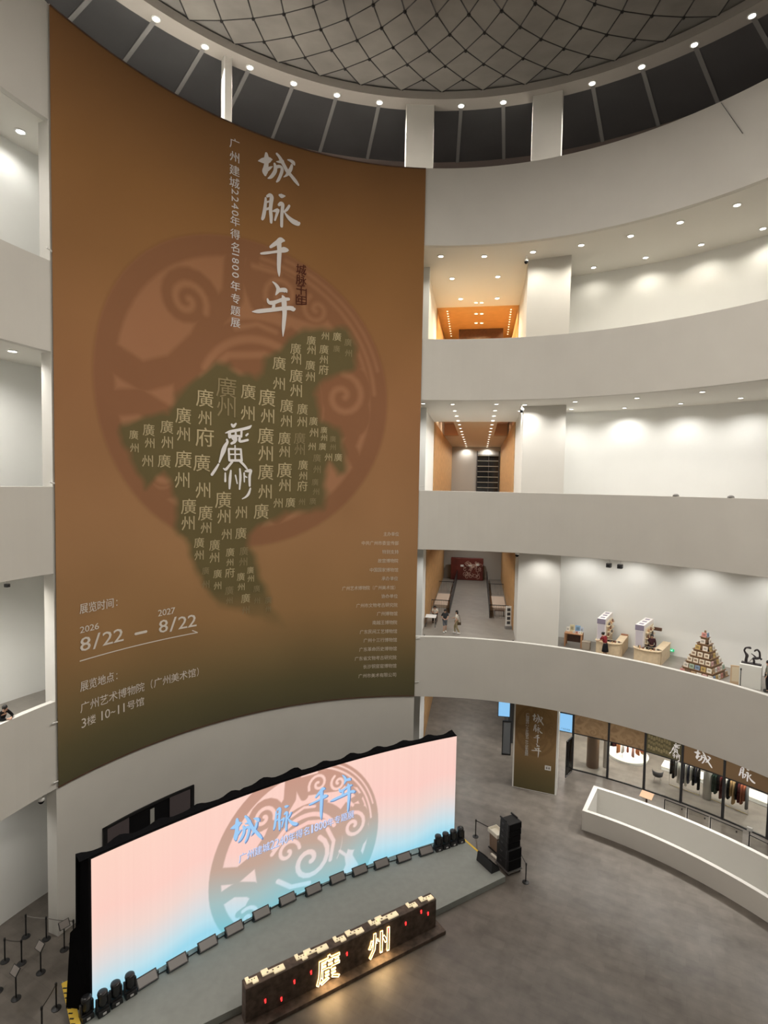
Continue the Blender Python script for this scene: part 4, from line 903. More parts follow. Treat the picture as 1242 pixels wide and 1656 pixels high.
# shop front: fascia panels, mullions, panes
RSH = 24.5
MUL = [26.9, 32.4, 37.8, 43.0, 48.5, 54.0, 59.5]
def rpt(r): return lambda t, z, lift=0.0: pol(r - lift, t, z)
fm = attr_mat('fascia_print', .6)
fasc_txt = {2: '廣州', 3: '城', 4: '脉'}
mb = MB(); mb.ring([(RSH - .02, 4.35), (RSH - .02, 6.64), (RSH + .1, 6.64), (RSH + .1, 4.35)], 24.4, MUL[-1], 40); struct(mb.build('wall_shop', paint), 'white wall band above the shop fascia', 'wall')
for k in range(6):
    t0, t1 = MUL[k], MUL[k + 1]
    f = thing('shop_sign', ['brown fascia panel with pale scroll pattern nearest the pillar', 'plain brown fascia panel, second from the pillar', 'olive fascia panel printed with small characters', 'brown fascia panel carrying one white character, third after the swirl', 'brown fascia panel at the right edge carrying a white character', 'last brown fascia panel, mostly out of the frame'][k], 'shop sign', pol(RSH, (t0 + t1) / 2, 2.7), 0)
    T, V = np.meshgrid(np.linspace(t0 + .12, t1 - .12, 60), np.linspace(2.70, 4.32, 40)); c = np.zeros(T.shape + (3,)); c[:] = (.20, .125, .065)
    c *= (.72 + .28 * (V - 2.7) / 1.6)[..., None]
    if k in (0, 1): c = mixc(c, (.30, .20, .11), motif_mask((T - (t0 + t1) / 2) / 2.9, (V - 3.2) / 1.15, .08) * .5)
    if k == 2: c[:] = (.085, .072, .035)
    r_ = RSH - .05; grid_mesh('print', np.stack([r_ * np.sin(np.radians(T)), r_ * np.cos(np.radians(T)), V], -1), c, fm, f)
    mb = MB(); mb.ring([(RSH - .035, 2.68), (RSH - .035, 4.34), (RSH + .05, 4.34), (RSH + .05, 2.68)], t0 + .06, t1 - .06, 8); mb.build('backing', dkgrey, f, world=True)
    mb = MB(); cp = lambda u, v, lift=0.0: pol(RSH - .06 - lift, math.degrees(u / RSH), v)
    if k == 2:
        for S, dy in ((GUANG, 0), (ZHOU, 0)):
            for i, st in enumerate(S):
                cx_, cy_ = math.radians(*[cyl_hit(1092, 1215, (0, 0), RSH)[0]]) * RSH, cyl_hit(1092, 1215, (0, 0), RSH)[1]; q = 1.1 / 1300
                stroke(mb, [(cx_ + (x - 380) * q, cy_ - (y - 830) * q, w * q * 1.2) for x, y, w in st], cp, .004 + .001 * i, 2)
        mb.build('character', ink_b, f, world=True, fix=False); mb = MB()
        for j in range(9):
            for i in range(3): put_glyph(mb, '廣州'[i % 2], lambda a, b: cp(a, b, .004), math.radians(t0 + .5 + .36 * j) * RSH, 3.75 - .34 * i - .05 * (j % 3), .15, .28)
        mb.build('small_characters', ink_d, f, world=True, fix=False)
    elif k in (3, 4):
        x, y = ((1137.5, 1226), (1209, 1253))[k - 3]; t, z = cyl_hit(x, y, (0, 0), RSH); brush(mb, '城脉'[k - 3], cp, math.radians(t) * RSH, z, 1.02, .004); mb.build('character', ink_b, f, world=True, fix=False)
for k, t in enumerate(MUL):
    mb = MB(); c = pol(RSH, t, 0); mb.box((c.x, c.y, 2.2), (.14, .16, 4.4), -math.radians(t)); struct(mb.build('trim_3', black, bevel=.008), '%s black upright of the shop glazing counted from the pillar' % ORD[k], 'trim')
mb = MB(); mb.ring([(RSH - .05, 0), (RSH - .05, .07), (RSH + .05, .07), (RSH + .05, 0)], MUL[0], MUL[-1], 40); mb.ring([(RSH - .05, 2.62), (RSH - .05, 2.69), (RSH + .05, 2.69), (RSH + .05, 2.62)], MUL[0], MUL[-1], 40)
struct(mb.build('trim_4', black), 'black sill and head rails of the shop glazing', 'trim')
for k in range(6):
    mb = MB(); mb.ring([(RSH - .008, .07), (RSH - .008, 2.62), (RSH + .008, 2.62), (RSH + .008, .07)], MUL[k] + .17, MUL[k + 1] - .17, 8); struct(mb.build('window_3', glass), '%s glass pane of the shop counted from the pillar' % ORD[k], 'window')
# swung-open glass door
da, db = Vector((10.98, 21.55, 0)), Vector((10.22, 20.66, 0)); dd = (db - da).normalized(); dL = (db - da).length
sdoor = thing('glass_door', 'narrow black-framed glass door standing open beside the pillar', 'door', da)
def dbox(mb, u0, u1, z0, z1, w=.03): n = Vector((-dd.y, dd.x, 0)) * w; mb.hexa([da + dd * u0 - n + Vector((0, 0, z0)), da + dd * u1 - n + Vector((0, 0, z0)), da + dd * u1 + n + Vector((0, 0, z0)), da + dd * u0 + n + Vector((0, 0, z0))], [da + dd * u0 - n + Vector((0, 0, z1)), da + dd * u1 - n + Vector((0, 0, z1)), da + dd * u1 + n + Vector((0, 0, z1)), da + dd * u0 + n + Vector((0, 0, z1))])
mb = MB(); dbox(mb, 0, .03, .02, 2.6, .015); dbox(mb, dL - .03, dL, .02, 2.6, .02); dbox(mb, .05, dL - .05, .02, .07, .02); dbox(mb, .05, dL - .05, 2.55, 2.6, .02); dbox(mb, dL * .62, dL * .65, .07, 2.55, .02); mb.build('frame', black, sdoor, world=True)
mb = MB(); dbox(mb, .06, dL - .06, .12, 2.5, .006); mb.build('pane', glass, sdoor, world=True)
# hanging blue screens
blue = mat('blue_screen', (.02, .02, .02), .4, emit=s2l(138, 196, 240), strength=1.0)
for (x0, y0, x1, y1, t0, t1, lb, nm) in ((0, 0, 0, 0, 24.55, 26.8, 'blue display panel hanging over the shop door, right of the poster pillar', 0),):
    h = thing('hanging_display', lb, 'screen', pol(RSH, (t0 + t1) / 2, 2.6))
    mb = MB(); mb.ring([(RSH - .02, 2.6), (RSH - .02, 4.0), (RSH + .1, 4.0), (RSH + .1, 2.6)], t0, t1, 4); mb.build('housing', black, h, world=True)
    mb = MB(); mb.ring([(RSH - .035, 2.66), (RSH - .035, 3.92), (RSH - .021, 3.92), (RSH - .021, 2.66)], t0 + .1, t1 - .1, 4); mb.build('screen_face', blue, h, world=True)
    mb = MB(); put_line(mb, '广州艺术馆', lambda a, b: pol(RSH - .04, math.degrees(a / RSH), b), math.radians(t0 + .35) * RSH, 2.75, math.radians(t1 - .4) * RSH, .14); mb.build('caption', mat('screen_text', (.05, .12, .25), .5), h, world=True, fix=False)
h = thing('hanging_display', 'blue display panel hanging left of the poster pillar at the hall mouth', 'screen', hall(2.5, 25, 2.75), -AX)
mb = MB(); mb.box((0, 0, .72), (.9, .12, 1.5)); mb.build('housing', black, h, bevel=.01)
mb = MB(); mb.box((0, -.07, .72), (.82, .012, 1.38)); mb.build('screen_face', blue, h)
mb = MB(); mb.box((0, 0, -.1 + 2.0), (.05, .05, 3.2)); mb.build('hanger', black, h)
kd = thing('glass_cabinet', 'tall dark glazed door leaf below the blue panel left of the pillar', 'door', hall(2.72, 24.6, 0), -AX)
mb = MB()
for x in (-.3, .3): mb.box((x, 0, 1.3), (.06, .08, 2.6))
mb.box((0, 0, .05), (.6, .08, .1)); mb.box((0, 0, 2.55), (.6, .08, .1)); mb.build('frame', black, kd)
mb = MB(); mb.box((0, 0, 1.3), (.56, .02, 2.45)); mb.build('pane', mat('smoky_pane', (.16, .17, .18), .15), kd)

# ---- inside the shop
mb = MB(); mb.ring([(33, 0), (33, 6.6), (33.3, 6.6), (33.3, 0)], 20, 66, 40); struct(mb.build('wall_shop', mat('shop_wall', (.62, .58, .50), .8)), 'pale back wall inside the shop', 'wall')
mb = MB(); mb.ring([(RSH + .15, 4.6), (RSH + .15, 4.7), (33, 4.7), (33, 4.6)], 20, 66, 40); struct(mb.build('ceiling_shop', ceil_m), 'white ceiling inside the shop', 'ceiling')
for t in (25, 30, 35, 40, 45, 50, 55):
    for r_ in (26.2, 29.5): spot('shop_lamp', None, pol(r_, t, 4.5), P_SHOP, 150, (1, .95, .86))
p = gp(958, 1239, 0); mb = MB(); mb.lathe([(.42, 0), (.42, 4.6)], p, 24); struct(mb.build('wall_column', mat('brown_column', (.22, .13, .07), .5), smooth=True), 'round brown column inside the shop', 'column')
p = gp(979, 1240, 0); mb = MB(); mb.lathe([(.17, 0), (.17, 4.6)], p, 20); struct(mb.build('wall_column', paint, smooth=True), 'slim white column just right of the round brown column', 'column')
p = gp(1143, 1291, 0); mb = MB(); mb.lathe([(.25, 0), (.25, 4.6)], p, 20); struct(mb.build('wall_column', paint, smooth=True), 'white column standing among the clothes racks', 'column')
RACKC = {'black': (.015, .015, .018), 'navy': (.03, .035, .06), 'white': (.75, .74, .7), 'green': (.03, .06, .045), 'maroon': (.10, .02, .02), 'rust': (.42, .13, .07), 'tan': (.45, .30, .14), 'grey': (.2, .2, .2), 'pink': (.55, .28, .22), 'orange': (.55, .22, .09)}
def garment_mesh(length, wd):
    m_ = MB(); n = 8; vs = []
    for j, (f, w, d) in enumerate(((0, .10, .03), (.04, .30, .05), (.10, .46, .075), (.5, .42, .085), (1, .50 * wd, .11))):
        for i in range(n):
            a = 2 * PI * i / n; wob = 1 + (.12 * math.sin(3 * a + j) if j > 2 else 0)
            vs.append((d * .72 * math.cos(a) * wob, w / 2 * math.sin(a) * wob, -f * length))
    m_.add(vs, [(j * n + i, j * n + (i + 1) % n, (j + 1) * n + (i + 1) % n, (j + 1) * n + i) for j in range(4) for i in range(n)] + [tuple(range(n)), tuple(range(4 * n, 5 * n))[::-1]])
    return m_
hook_m = MB(); hook_m.path([(0, 0, .0), (0, 0, .05), (0, .03, .08), (0, .05, .05)], .008, 5)
gcount = {}
def hang(p, rz, colr, length, where):
    g = thing('garment', '', 'garment', p, rz, 'garments ' + where)
    garment_mesh(length, random.uniform(.8, 1.1)).build('cloth', mat(colr + '_cloth', RACKC[colr], .9, spec=.1), g, smooth=True)
    hook_m.build('hanger_hook', chrome, g)
    gcount[where] = gcount.get(where, 0) + 1
    g['label'] = '%s garment, %s from the left %s' % (colr, ORD[gcount[where] - 1], where)
def rack(a, b, h, where, cols, lens, name_lb):
    a, b = Vector(a), Vector(b); d = (b - a); L = d.length; d.normalize(); rz = math.atan2(d.y, d.x)
    t = thing('clothes_rack', name_lb, 'clothes rack', a, rz)
    for x in (0, L):
        m_ = MB(); m_.tube((x, 0, 0), (x, 0, h), .014, 8); m_.build('post', chrome, t)
    m_ = MB(); m_.tube((0, 0, h), (L, 0, h), .014, 8); m_.build('rail', chrome, t)
    m_ = MB(); m_.tube((0, 0, .03), (L, 0, .03), .016, 8); m_.build('base_bar', mat('brass', (.5, .38, .15), .35, 1.0), t)
    n = len(cols)
    for i, c in enumerate(cols): hang(a + d * (L * (i + .6) / (n + .2)) + Vector((0, 0, h - .085)), rz, c, lens[i % len(lens)], where)
rack(gp(1082, 1269, 0), gp(1131, 1287, 0), 1.9, 'on the long rack left of the white shop column', ['black', 'black', 'grey', 'white', 'white', 'navy', 'white', 'navy', 'white', 'black', 'navy', 'black'], [.95, 1.2, 1.0, 1.4, 1.45, 1.3, 1.45, 1.2], 'long clothes rack left of the white shop column')
rack(gp(1150, 1293, 0), gp(1209, 1318, 0), 1.9, 'on the rack right of the white shop column', ['green', 'green', 'black', 'maroon', 'maroon', 'white', 'black', 'tan', 'tan', 'black', 'maroon', 'rust', 'rust', 'grey'], [1.2, 1.25, 1.0, 1.45, 1.1], 'clothes rack right of the white shop column')
# glowing plinth behind the racks and round display
pm = mat('lit_shelf', (.8, .78, .7), .5, emit=(1, .92, .75), strength=.9)
pt = thing('display_plinth', 'long low white plinth with a lit edge behind the clothes racks', 'plinth', pol(28.6, 44, 0))
mb = MB(); mb.ring([(28.2, 0), (28.2, .32), (29.2, .32), (29.2, 0)], 38.5, 56, 24); mb.build('body', white, pt, world=True)
mb = MB(); mb.ring([(28.15, .25), (28.15, .31), (28.2, .31), (28.2, .25)], 38.5, 56, 24); mb.build('light_edge', pm, pt, world=True)
rc = gp(1016, 1216, .35); rc.z = 0
rt = thing('round_display', 'round white display base ringed with light and hung garments', 'display stand', rc)
mb = MB(); mb.lathe([(1.35, 0), (1.35, .26), (.0001, .26)], n=36); mb.build('base', white, rt, smooth=False)
mb = MB(); mb.lathe([(1.36, .14), (1.40, .17), (1.40, .23), (1.36, .25)], n=36); mb.build('light_ring', pm, rt)
mb = MB()
for i in range(24):
    a, b = 2 * PI * i / 24, 2 * PI * (i + 1) / 24; mb.tube((1.1 * math.cos(a), 1.1 * math.sin(a), 1.75), (1.1 * math.cos(b), 1.1 * math.sin(b), 1.75), .014, 6)
for i in range(4): a = PI / 4 + PI / 2 * i; mb.tube((1.1 * math.cos(a), 1.1 * math.sin(a), .26), (1.1 * math.cos(a), 1.1 * math.sin(a), 1.75), .014, 6)
mb.build('ring_rail', chrome, rt)
rcol = ['black', 'maroon', 'orange', 'white', 'rust', 'pink', 'orange', 'rust', 'tan', 'orange', 'maroon', 'pink']
for i in range(12):
    a = math.radians(172 + 196 * i / 11); hang(rc + Vector((1.1 * math.cos(a), 1.1 * math.sin(a), 1.665)), a + PI / 2, rcol[i], (.95, .8, 1.1)[i % 3], 'on the round display in the shop')
# armchair in the shop
ch = thing('shop_chair', 'dark shell chair on thin legs behind the third shop pane', 'chair', gp(1063, 1264, 0), 2.6)
mb = MB(); mb.lathe([(.0001, .38), (.24, .40), (.30, .47), (.28, .47), (.0001, .44)], n=18); mb.build('seat', mat('charcoal', (.05, .05, .055), .7), ch, smooth=True)
mb = MB(); mb.ring([(.28, .45), (.33, .80), (.36, .80), (.31, .45)], -100, 100, 14); mb.build('backrest', MATS['charcoal'], ch, smooth=True)
for x, y in ((-.2, -.2), (.2, -.2), (.2, .2), (-.2, .2)):
    mb = MB(); mb.tube((x * 1.1, y * 1.1, 0), (x * .7, y * .7, .40), .014, 6); mb.build('leg', chrome, ch)

# ---- queue barriers by the shop, lectern board
bp_ = [gp(1074, 1292, 1.0), gp(1110.7, 1306, 1.0), gp(1148, 1321, 1.0), gp(1203, 1344, 1.0), gp(1211, 1349, 1.0), gp(1262, 1374, 1.0)]
smoke = glass_mat('tinted_glass', (.86, .85, .83))
for k in range(5):
    if k == 3: continue
    a, b = bp_[k], bp_[k + 1]; d = b - a; L = d.length; rz = math.atan2(d.y, d.x)
    t = thing('crowd_barrier', '%s black-railed glass barrier from the left between the low wall and shop' % ORD[k if k < 3 else 3], 'barrier', (a.x, a.y, 0), rz)
    mb = MB(); mb.tube((.04, 0, 0), (.04, 0, 1.0), .028, 8); mb.lathe([(.1, 0), (.1, .015), (.03, .03)], (.04, 0, 0), 12); mb.build('post', black, t)
    mb = MB(); mb.box((L / 2, 0, .985), (L - .10, .04, .04)); mb.build('rail', black, t)
    mb = MB(); mb.box((L / 2 + .03, 0, .52), (L - .16, .012, .84)); mb.build('pane', smoke, t)
    mb = MB(); mb.box((L * .8, -.025, .8), (.07, .04, .09)); mb.build('latch', black, t)
mb = MB(); c = gp(1213, 1341, 1.1); t = thing('card_reader', 'small grey card reader on a post by the shop barriers', 'card reader', (c.x + .05, c.y + .1, 0), -.7)
mb.tube((0, 0, 0), (0, 0, .95), .03, 8); mb.lathe([(.12, 0), (.12, .015), (.03, .03)], n=12); mb.build('post', black, t)
mb = MB(); mb.box((0, 0, 1.04), (.26, .16, .2)); mb.build('head', mat('reader_grey', (.3, .29, .27), .4), t, bevel=.015)
c = gp(1046, 1286, 1.08); t = thing('lectern_board', 'tan wooden reading stand behind the low curved wall', 'lectern', (c.x, c.y, 0), -.75)
mb = MB(); mb.box((0, 0, .5), (.08, .08, 1.0)); mb.box((0, 0, .02), (.4, .35, .04)); mb.build('stand', wood_dk, t)
mb = MB(); mb.hexa([(-.36, -.26, .98), (.36, -.26, .98), (.36, .26, 1.16), (-.36, .26, 1.16)], [(-.36, -.27, 1.01), (.36, -.27, 1.01), (.36, .25, 1.19), (-.36, .25, 1.19)]); mb.build('board', mat('tan_board', (.50, .33, .21), .6), t, bevel=.006)

# ---- loudspeakers beside the stage
la = thing('line_array_speaker', 'tall black loudspeaker stack on a wheeled dolly at the stage corner', 'loudspeaker', (4.265, 11.575, 0), math.atan2(.38, .76))
mb = MB(); mb.box((0, 0, .17), (.92, 1.0, .10)); mb.build('dolly', mat('flight_case', (.10, .095, .09), .45), la, bevel=.01)
mb = MB()
for y in (-.52, .52): mb.box((0, y, .17), (.96, .03, .035))
for x in (-.48, .48): mb.box((x, 0, .17), (.03, 1.0, .035))
mb.build('metal_trim', chrome, la)
for x in (-.38, .38):
    for y in (-.42, .42):
        mb = MB(); mb.tube((x - .025, y, .06), (x + .025, y, .06), .06, 12); mb.box((x, y, .105), (.05, .06, .04)); mb.build('caster', black, la)
z = .22
for k, h in enumerate((.55, .55, .34, .34, .34, .34)):
    top = k > 1; w_ = .86 if not top else .82; d_ = .95 if not top else .74; y0 = 0 if not top else -.02 - .02 * (k - 2)
    mb = MB(); mb.box((0, y0, z + h / 2), (w_, d_, h - .012), top=(1, 1) if not top else (1, .95)); o = mb.build('cabinet', mat('speaker_black', (.014, .014, .015), .6), la, bevel=.012)
    mb = MB(); mb.box((0, y0 - d_ / 2 - .006, z + h / 2), (w_ - .06, .012, h - .06)); mb.build('grille', blackm, o)
    mb = MB(); mb.box((-w_ / 2 - .012, y0 + .1, z + h / 2), (.024, .16, .08)); mb.box((-w_ / 2 - .012, y0 - d_ * .35, z + h / 2), (.02, .05, h * .8)); mb.build('side_bracket', dkgrey, o)
    z += h
mb = MB()
for x in (-.36, .36): mb.box((x, .1, z + .03), (.05, .5, .07))
mb.build('flying_frame', black, la)
mo = thing('monitor_wedge', 'black wedge floor monitor at the right corner of the stage', 'loudspeaker', (3.13, 11.35, ST), math.atan2(-.86, .5) + PI)
mb = MB(); mb.hexa([(-.60, -.28, 0), (.60, -.28, 0), (.60, .28, 0), (-.60, .28, 0)], [(-.58, -.26, .12), (.58, -.26, .12), (.58, .22, .52), (-.58, .22, .52)]); mb.build('cabinet', MATS['speaker_black'], mo, bevel=.015)
mb = MB(); n_ = Vector((0, -.64, .77)); 
mb.hexa([(-.55, -.25, .135), (.55, -.25, .135), (.55, .20, .510), (-.55, .20, .510)], [(-.55, -.262, .15), (.55, -.262, .15), (.55, .188, .525), (-.55, .188, .525)]); mb.build('grille', blackm, mo)
mb = MB(); mb.hexa([(-.04, -.06, .315), (.04, -.06, .315), (.04, -.02, .35), (-.04, -.02, .35)], [(-.04, -.066, .325), (.04, -.066, .325), (.04, -.026, .36), (-.04, -.026, .36)]); mb.build('badge', grey, mo)
# podium with white tray top
po = thing('podium', 'brown podium with a white tray top behind the loudspeaker stack', 'podium', (3.92, 13.05, 0), math.radians(-62))
mb = MB(); mb.box((0, 0, .03), (.74, .54, .06)); mb.build('base', black, po)
mb = MB(); mb.box((0, 0, .48), (.62, .44, .84), top=(1.08, 1.08)); mb.build('body', mat('podium_brown', (.23, .16, .115), .5), po, bevel=.01)
mb = MB(); mb.box((0, 0, .93), (.82, .60, .05)); 
for x, y, a, b in ((0, -.285, .82, .03), (0, .285, .82, .03), (-.395, 0, .03, .57), (.395, 0, .03, .57)): mb.box((x, y, 1.03), (a, b, .16))
mb.build('tray', mat('cream', (.78, .74, .64), .5), po)
pl_ = thing('white_bar', 'short white bar lying on the floor by the loudspeaker dolly', 'bar', (3.72, 12.35, 0), math.radians(-58)); mb = MB(); mb.box((0, 0, .05), (.62, .12, .10)); mb.build('bar', MATS['cream'], pl_, bevel=.02)

# ---- stanchions
def stanchion():
    t = thing('stanchion', '', 'stanchion', (0, 0, 0), 0, 'black belt stanchions')
    m_ = MB(); m_.lathe([(.17, 0), (.17, .02), (.06, .045), (.03, .06)], n=22); m_.build('base', black, t, smooth=False)
    m_ = MB(); m_.tube((0, 0, .05), (0, 0, .90), .03, 12); m_.build('pole', black, t)
    m_ = MB(); m_.lathe([(.03, .90), (.042, .90), (.042, 1.0), (.03, 1.02), (.0001, 1.02)], n=14); m_.build('belt_cassette', black, t)
    return t
st0 = stanchion(); st_used = [False]
def stand(p, label):
    if not st_used[0]: st0.location = p; st0['label'] = label; st_used[0] = True; return st0
    return dup(st0, p, 0, label)
def belt(a, b, label, m_=None, z=.95, sag=.03):
    a, b = Vector((*a[:2], z + a[2])), Vector((*b[:2], z + b[2])); d = (b - a).normalized(); a += d * .05; b -= d * .05; mb = MB()
    for i in range(8):
        p, q = a.lerp(b, i / 8), a.lerp(b, (i + 1) / 8); p.z -= sag * math.sin(PI * i / 8); q.z -= sag * math.sin(PI * (i + 1) / 8)
        n_ = Vector((-d.y, d.x, 0)) * .004; h = Vector((0, 0, .024)); mb.hexa([p - n_ - h, q - n_ - h, q + n_ - h, p + n_ - h], [p - n_ + h, q - n_ + h, q + n_ + h, p + n_ + h])
    return tag(mb.build('barrier_belt', m_ or black), label, 'barrier belt')
SP = {}
for k, (x, y, lb) in enumerate([(769, 1356, 'black stanchion between the screen end and the podium'), (850, 1430, 'black stanchion in front of the loudspeaker stack'), (42, 1518, 'black stanchion farthest back on the left floor'),
                          (8, 1558, 'black stanchion nearest the left edge, beside a sign stand'), (35, 1561, 'black stanchion in the middle of the left group'), (75, 1522, 'black stanchion close to the foot of the banner wall'),
                          (119, 1527, 'black stanchion against the wall beside the black cloth'), (91, 1634, 'black stanchion beside the yellow strip'), (-3, 1606, 'black stanchion cut by the left edge of the frame')]):
    p = gp(x, y - 3, 0); p.z = 0; SP[k] = p; stand(p, lb)
hp = Vector((4.75, 12.55, 0)); SP[9] = hp; stand(hp, 'black stanchion hidden behind the loudspeaker stack')
belt(SP[0], SP[9], 'black belt running from the screen end behind the podium'); belt(SP[1], SP[9], 'black belt running back from the front stanchion to behind the loudspeakers')
pale_belt = mat('pale_belt', (.28, .26, .24), .7)
belt(SP[2], SP[5], 'pale belt between the two rear stanchions on the left', pale_belt); belt(SP[3], SP[4], 'faint belt between stanchions near the left edge', mat('faint_belt', (.12, .11, .10), .7)); belt(SP[5], SP[6], 'pale belt crossing the foot of the banner wall', pale_belt)
p2 = Vector((-14.62, 2.5, 0)); stand(p2, 'black stanchion at the bottom edge beside the yellow strip'); belt(SP[7], p2, 'black belt slanting towards the bottom edge by the yellow strip')
for x, y, rz, lb in ((26, 1615, -.5, 'black sign stand with a pale framed card nearest the left edge'), (66, 1573, -.5, 'black sign stand with a framed card left of the wall end'), (104, 1536, .9, 'black sign stand with a tilted card before the banner wall')):
    p = gp(x, y, 0); p.z = 0; t = thing('sign_stand', lb, 'sign stand', p, rz)
    mb = MB(); mb.lathe([(.17, 0), (.17, .02), (.06, .045), (.03, .06)], n=22); mb.build('base', black, t)
    mb = MB(); mb.tube((0, 0, .05), (0, 0, 1.02), .028, 12); mb.build('pole', black, t)
    mb = MB(); mb.hexa([(-.21, -.10, 1.0), (.21, -.10, 1.0), (.21, .08, 1.26), (-.21, .08, 1.26)], [(-.21, -.12, 1.015), (.21, -.12, 1.015), (.21, .06, 1.275), (-.21, .06, 1.275)]); mb.build('frame', black, t)
    mb = MB(); mb.hexa([(-.18, -.11, 1.035), (.18, -.11, 1.035), (.18, .055, 1.255), (-.18, .055, 1.255)], [(-.18, -.116, 1.04), (.18, -.116, 1.04), (.18, .049, 1.26), (-.18, .049, 1.26)]); mb.build('card', mat('sign_card', (.30, .27, .25), .5), t)

# ================================================================== PEOPLE
def skin_mesh(name, verts, edges, m, parent, levels=2, root=0):
    """verts: [(x, y, z, radius)] grown into one continuous surface"""
    me = bpy.data.meshes.new('t'); bm = bmesh.new(); lay = bm.verts.layers.skin.verify(); bv = []
    for i, v in enumerate(verts):
        b = bm.verts.new(v[:3]); r = v[3] if isinstance(v[3], tuple) else (v[3], v[3]); b[lay].radius = r; b[lay].use_root = (i == root); bv.append(b)
    for a, b in edges: bm.edges.new((bv[a], bv[b]))
    bm.to_mesh(me); bm.free()
    o = bpy.data.objects.new('t', me); COL.objects.link(o); o.modifiers.new('s', 'SKIN'); q = o.modifiers.new('u', 'SUBSURF'); q.levels = levels; q.render_levels = levels
    dg = bpy.context.evaluated_depsgraph_get(); dg.update(); r = bpy.data.meshes.new_from_object(o.evaluated_get(dg))
    bpy.data.objects.remove(o); bpy.data.meshes.remove(me)
    r.name = name; r.materials.clear(); r.materials.append(m); r.polygons.foreach_set('use_smooth', [True] * len(r.polygons))
    o = bpy.data.objects.new(name, r); COL.objects.link(o); o.parent = parent; return o
def lerp(a, b, t): return tuple(a[i] + (b[i] - a[i]) * t for i in range(3))
STANDJ = dict(pel=(0, 0, .95), waist=(0, 0, 1.08), chest=(0, 0, 1.28), neck=(0, .0, 1.45), head=(0, -.02, 1.56), top=(0, -.02, 1.64),
              sl=(-.17, 0, 1.39), el=(-.22, .02, 1.12), wl=(-.21, -.06, .88), sr=(.17, 0, 1.39), er=(.22, .02, 1.12), wr=(.21, -.06, .88),
              hl=(-.09, 0, .90), kl=(-.095, -.01, .50), al=(-.10, .02, .09), hr=(.09, 0, .90), kr=(.095, -.01, .50), ar=(.10, .02, .09))
def person(label, loc, rz, J, shirt, trousers, shoes, hair='short', short_legs=False, sleeves='short', skirt=False, legs=True):
    """faces -y before the turn"""
    t = thing('person', label, 'person', loc, rz); P = dict(STANDJ); P.update(J)
    V, E, ix = [], [], {}
    def v(n, p, r): ix[n] = len(V); V.append((*p, r)); return ix[n]
    def e(*n):
        for a, b in zip(n[:-1], n[1:]): E.append((ix[a], ix[b]))
    v('pel', P['pel'], .115); v('waist', P['waist'], .105); v('chest', P['chest'], .12); v('neck', P['neck'], .048); v('head', P['head'], .082); v('top', P['top'], .074)
    hd = Vector(P['head']); f = Vector(J.get('face', (0, -1, 0))).normalized()
    v('nose', hd + f * .088 + Vector((0, 0, -.005)), .016)
    e('pel', 'waist', 'chest', 'neck', 'head', 'top'); e('head', 'nose')
    for s in 'lr':
        v('s' + s, P['s' + s], .052); v('e' + s, P['e' + s], .040); v('w' + s, P['w' + s], .027); e('chest', 's' + s, 'e' + s, 'w' + s)
        w = Vector(P['w' + s]); d = (w - Vector(P['e' + s])).normalized(); side = d.cross(Vector((0, 0, 1)) if abs(d.z) < .9 else Vector((0, -1, 0))).normalized(); dn = d.cross(side)
        v('p' + s, w + d * .055, .030); e('w' + s, 'p' + s); palm = w + d * .055
        for k, ln in enumerate((.060, .075, .080, .070)):
            b = palm + side * (.021 * (k - 1.5)) + d * .03; v('f%s%d' % (s, k), b, .010); v('g%s%d' % (s, k), b + d * ln * .55 + dn * .006, .009); v('h%s%d' % (s, k), b + d * ln * .9 + dn * .026, .008); e('p' + s, 'f%s%d' % (s, k), 'g%s%d' % (s, k), 'h%s%d' % (s, k))
        b = w + d * .03 - side * .035; v('t' + s, b, .011); v('u' + s, b + d * .045 - side * .012, .009); e('w' + s, 't' + s, 'u' + s)
        if legs:
            v('h' + s, P['h' + s], .085); v('k' + s, P['k' + s], .055); v('a' + s, P['a' + s], .036); e('pel', 'h' + s, 'k' + s, 'a' + s)
            a = Vector(P['a' + s]); v('o' + s, a + Vector((0, -.13, -.045)), .03); e('a' + s, 'o' + s)
    skin_mesh('body', V, E, skin_m, t)
    # shirt
    V, E, ix = [], [], {}
    v('pel', lerp(P['pel'], P['waist'], .35), .135); v('waist', P['waist'], .130); v('chest', P['chest'], .142); v('nk', lerp(P['chest'], P['neck'], .80), .075); e('pel', 'waist', 'chest', 'nk')
    for s in 'lr':
        v('s' + s, P['s' + s], .070); m_ = lerp(P['s' + s], P['e' + s], .75); v('e' + s, m_ if sleeves == 'short' else P['e' + s], .062 if sleeves == 'short' else .054); e('chest', 's' + s, 'e' + s)
        if sleeves == 'long': v('w' + s, lerp(P['e' + s], P['w' + s], .92), .040); e('e' + s, 'w' + s)
    skin_mesh('shirt', V, E, shirt, t)
    if legs and not skirt:
        V, E, ix = [], [], {}; v('pel', P['pel'], .132)
        for s in 'lr':
            v('h' + s, P['h' + s], .102); v('k' + s, P['k' + s], .074); e('pel', 'h' + s, 'k' + s)
            if not short_legs: v('a' + s, lerp(P['k' + s], P['a' + s], .92), .055); e('k' + s, 'a' + s)
        skin_mesh('trousers', V, E, trousers, t)
    if skirt:
        m_ = MB(); p = P['pel']; m_.lathe([(.13, p[2] + .08), (.16, p[2] - .05), (.20, p[2] - .3), (.22, .48)], (p[0], p[1], 0), 18, 1, .85); m_.build('skirt', trousers, t, smooth=True)
    if legs:
        for s in 'lr':
            a = P['a' + s]; m_ = MB(); m_.ball((a[0], a[1] - .055, a[2] - .03), .05, .135, .052, 12); m_.build('shoe', shoes, t, smooth=True)
    m_ = MB(); c = Vector(P['head']).lerp(Vector(P['top']), .45) - f * .018 + Vector((0, 0, .015))
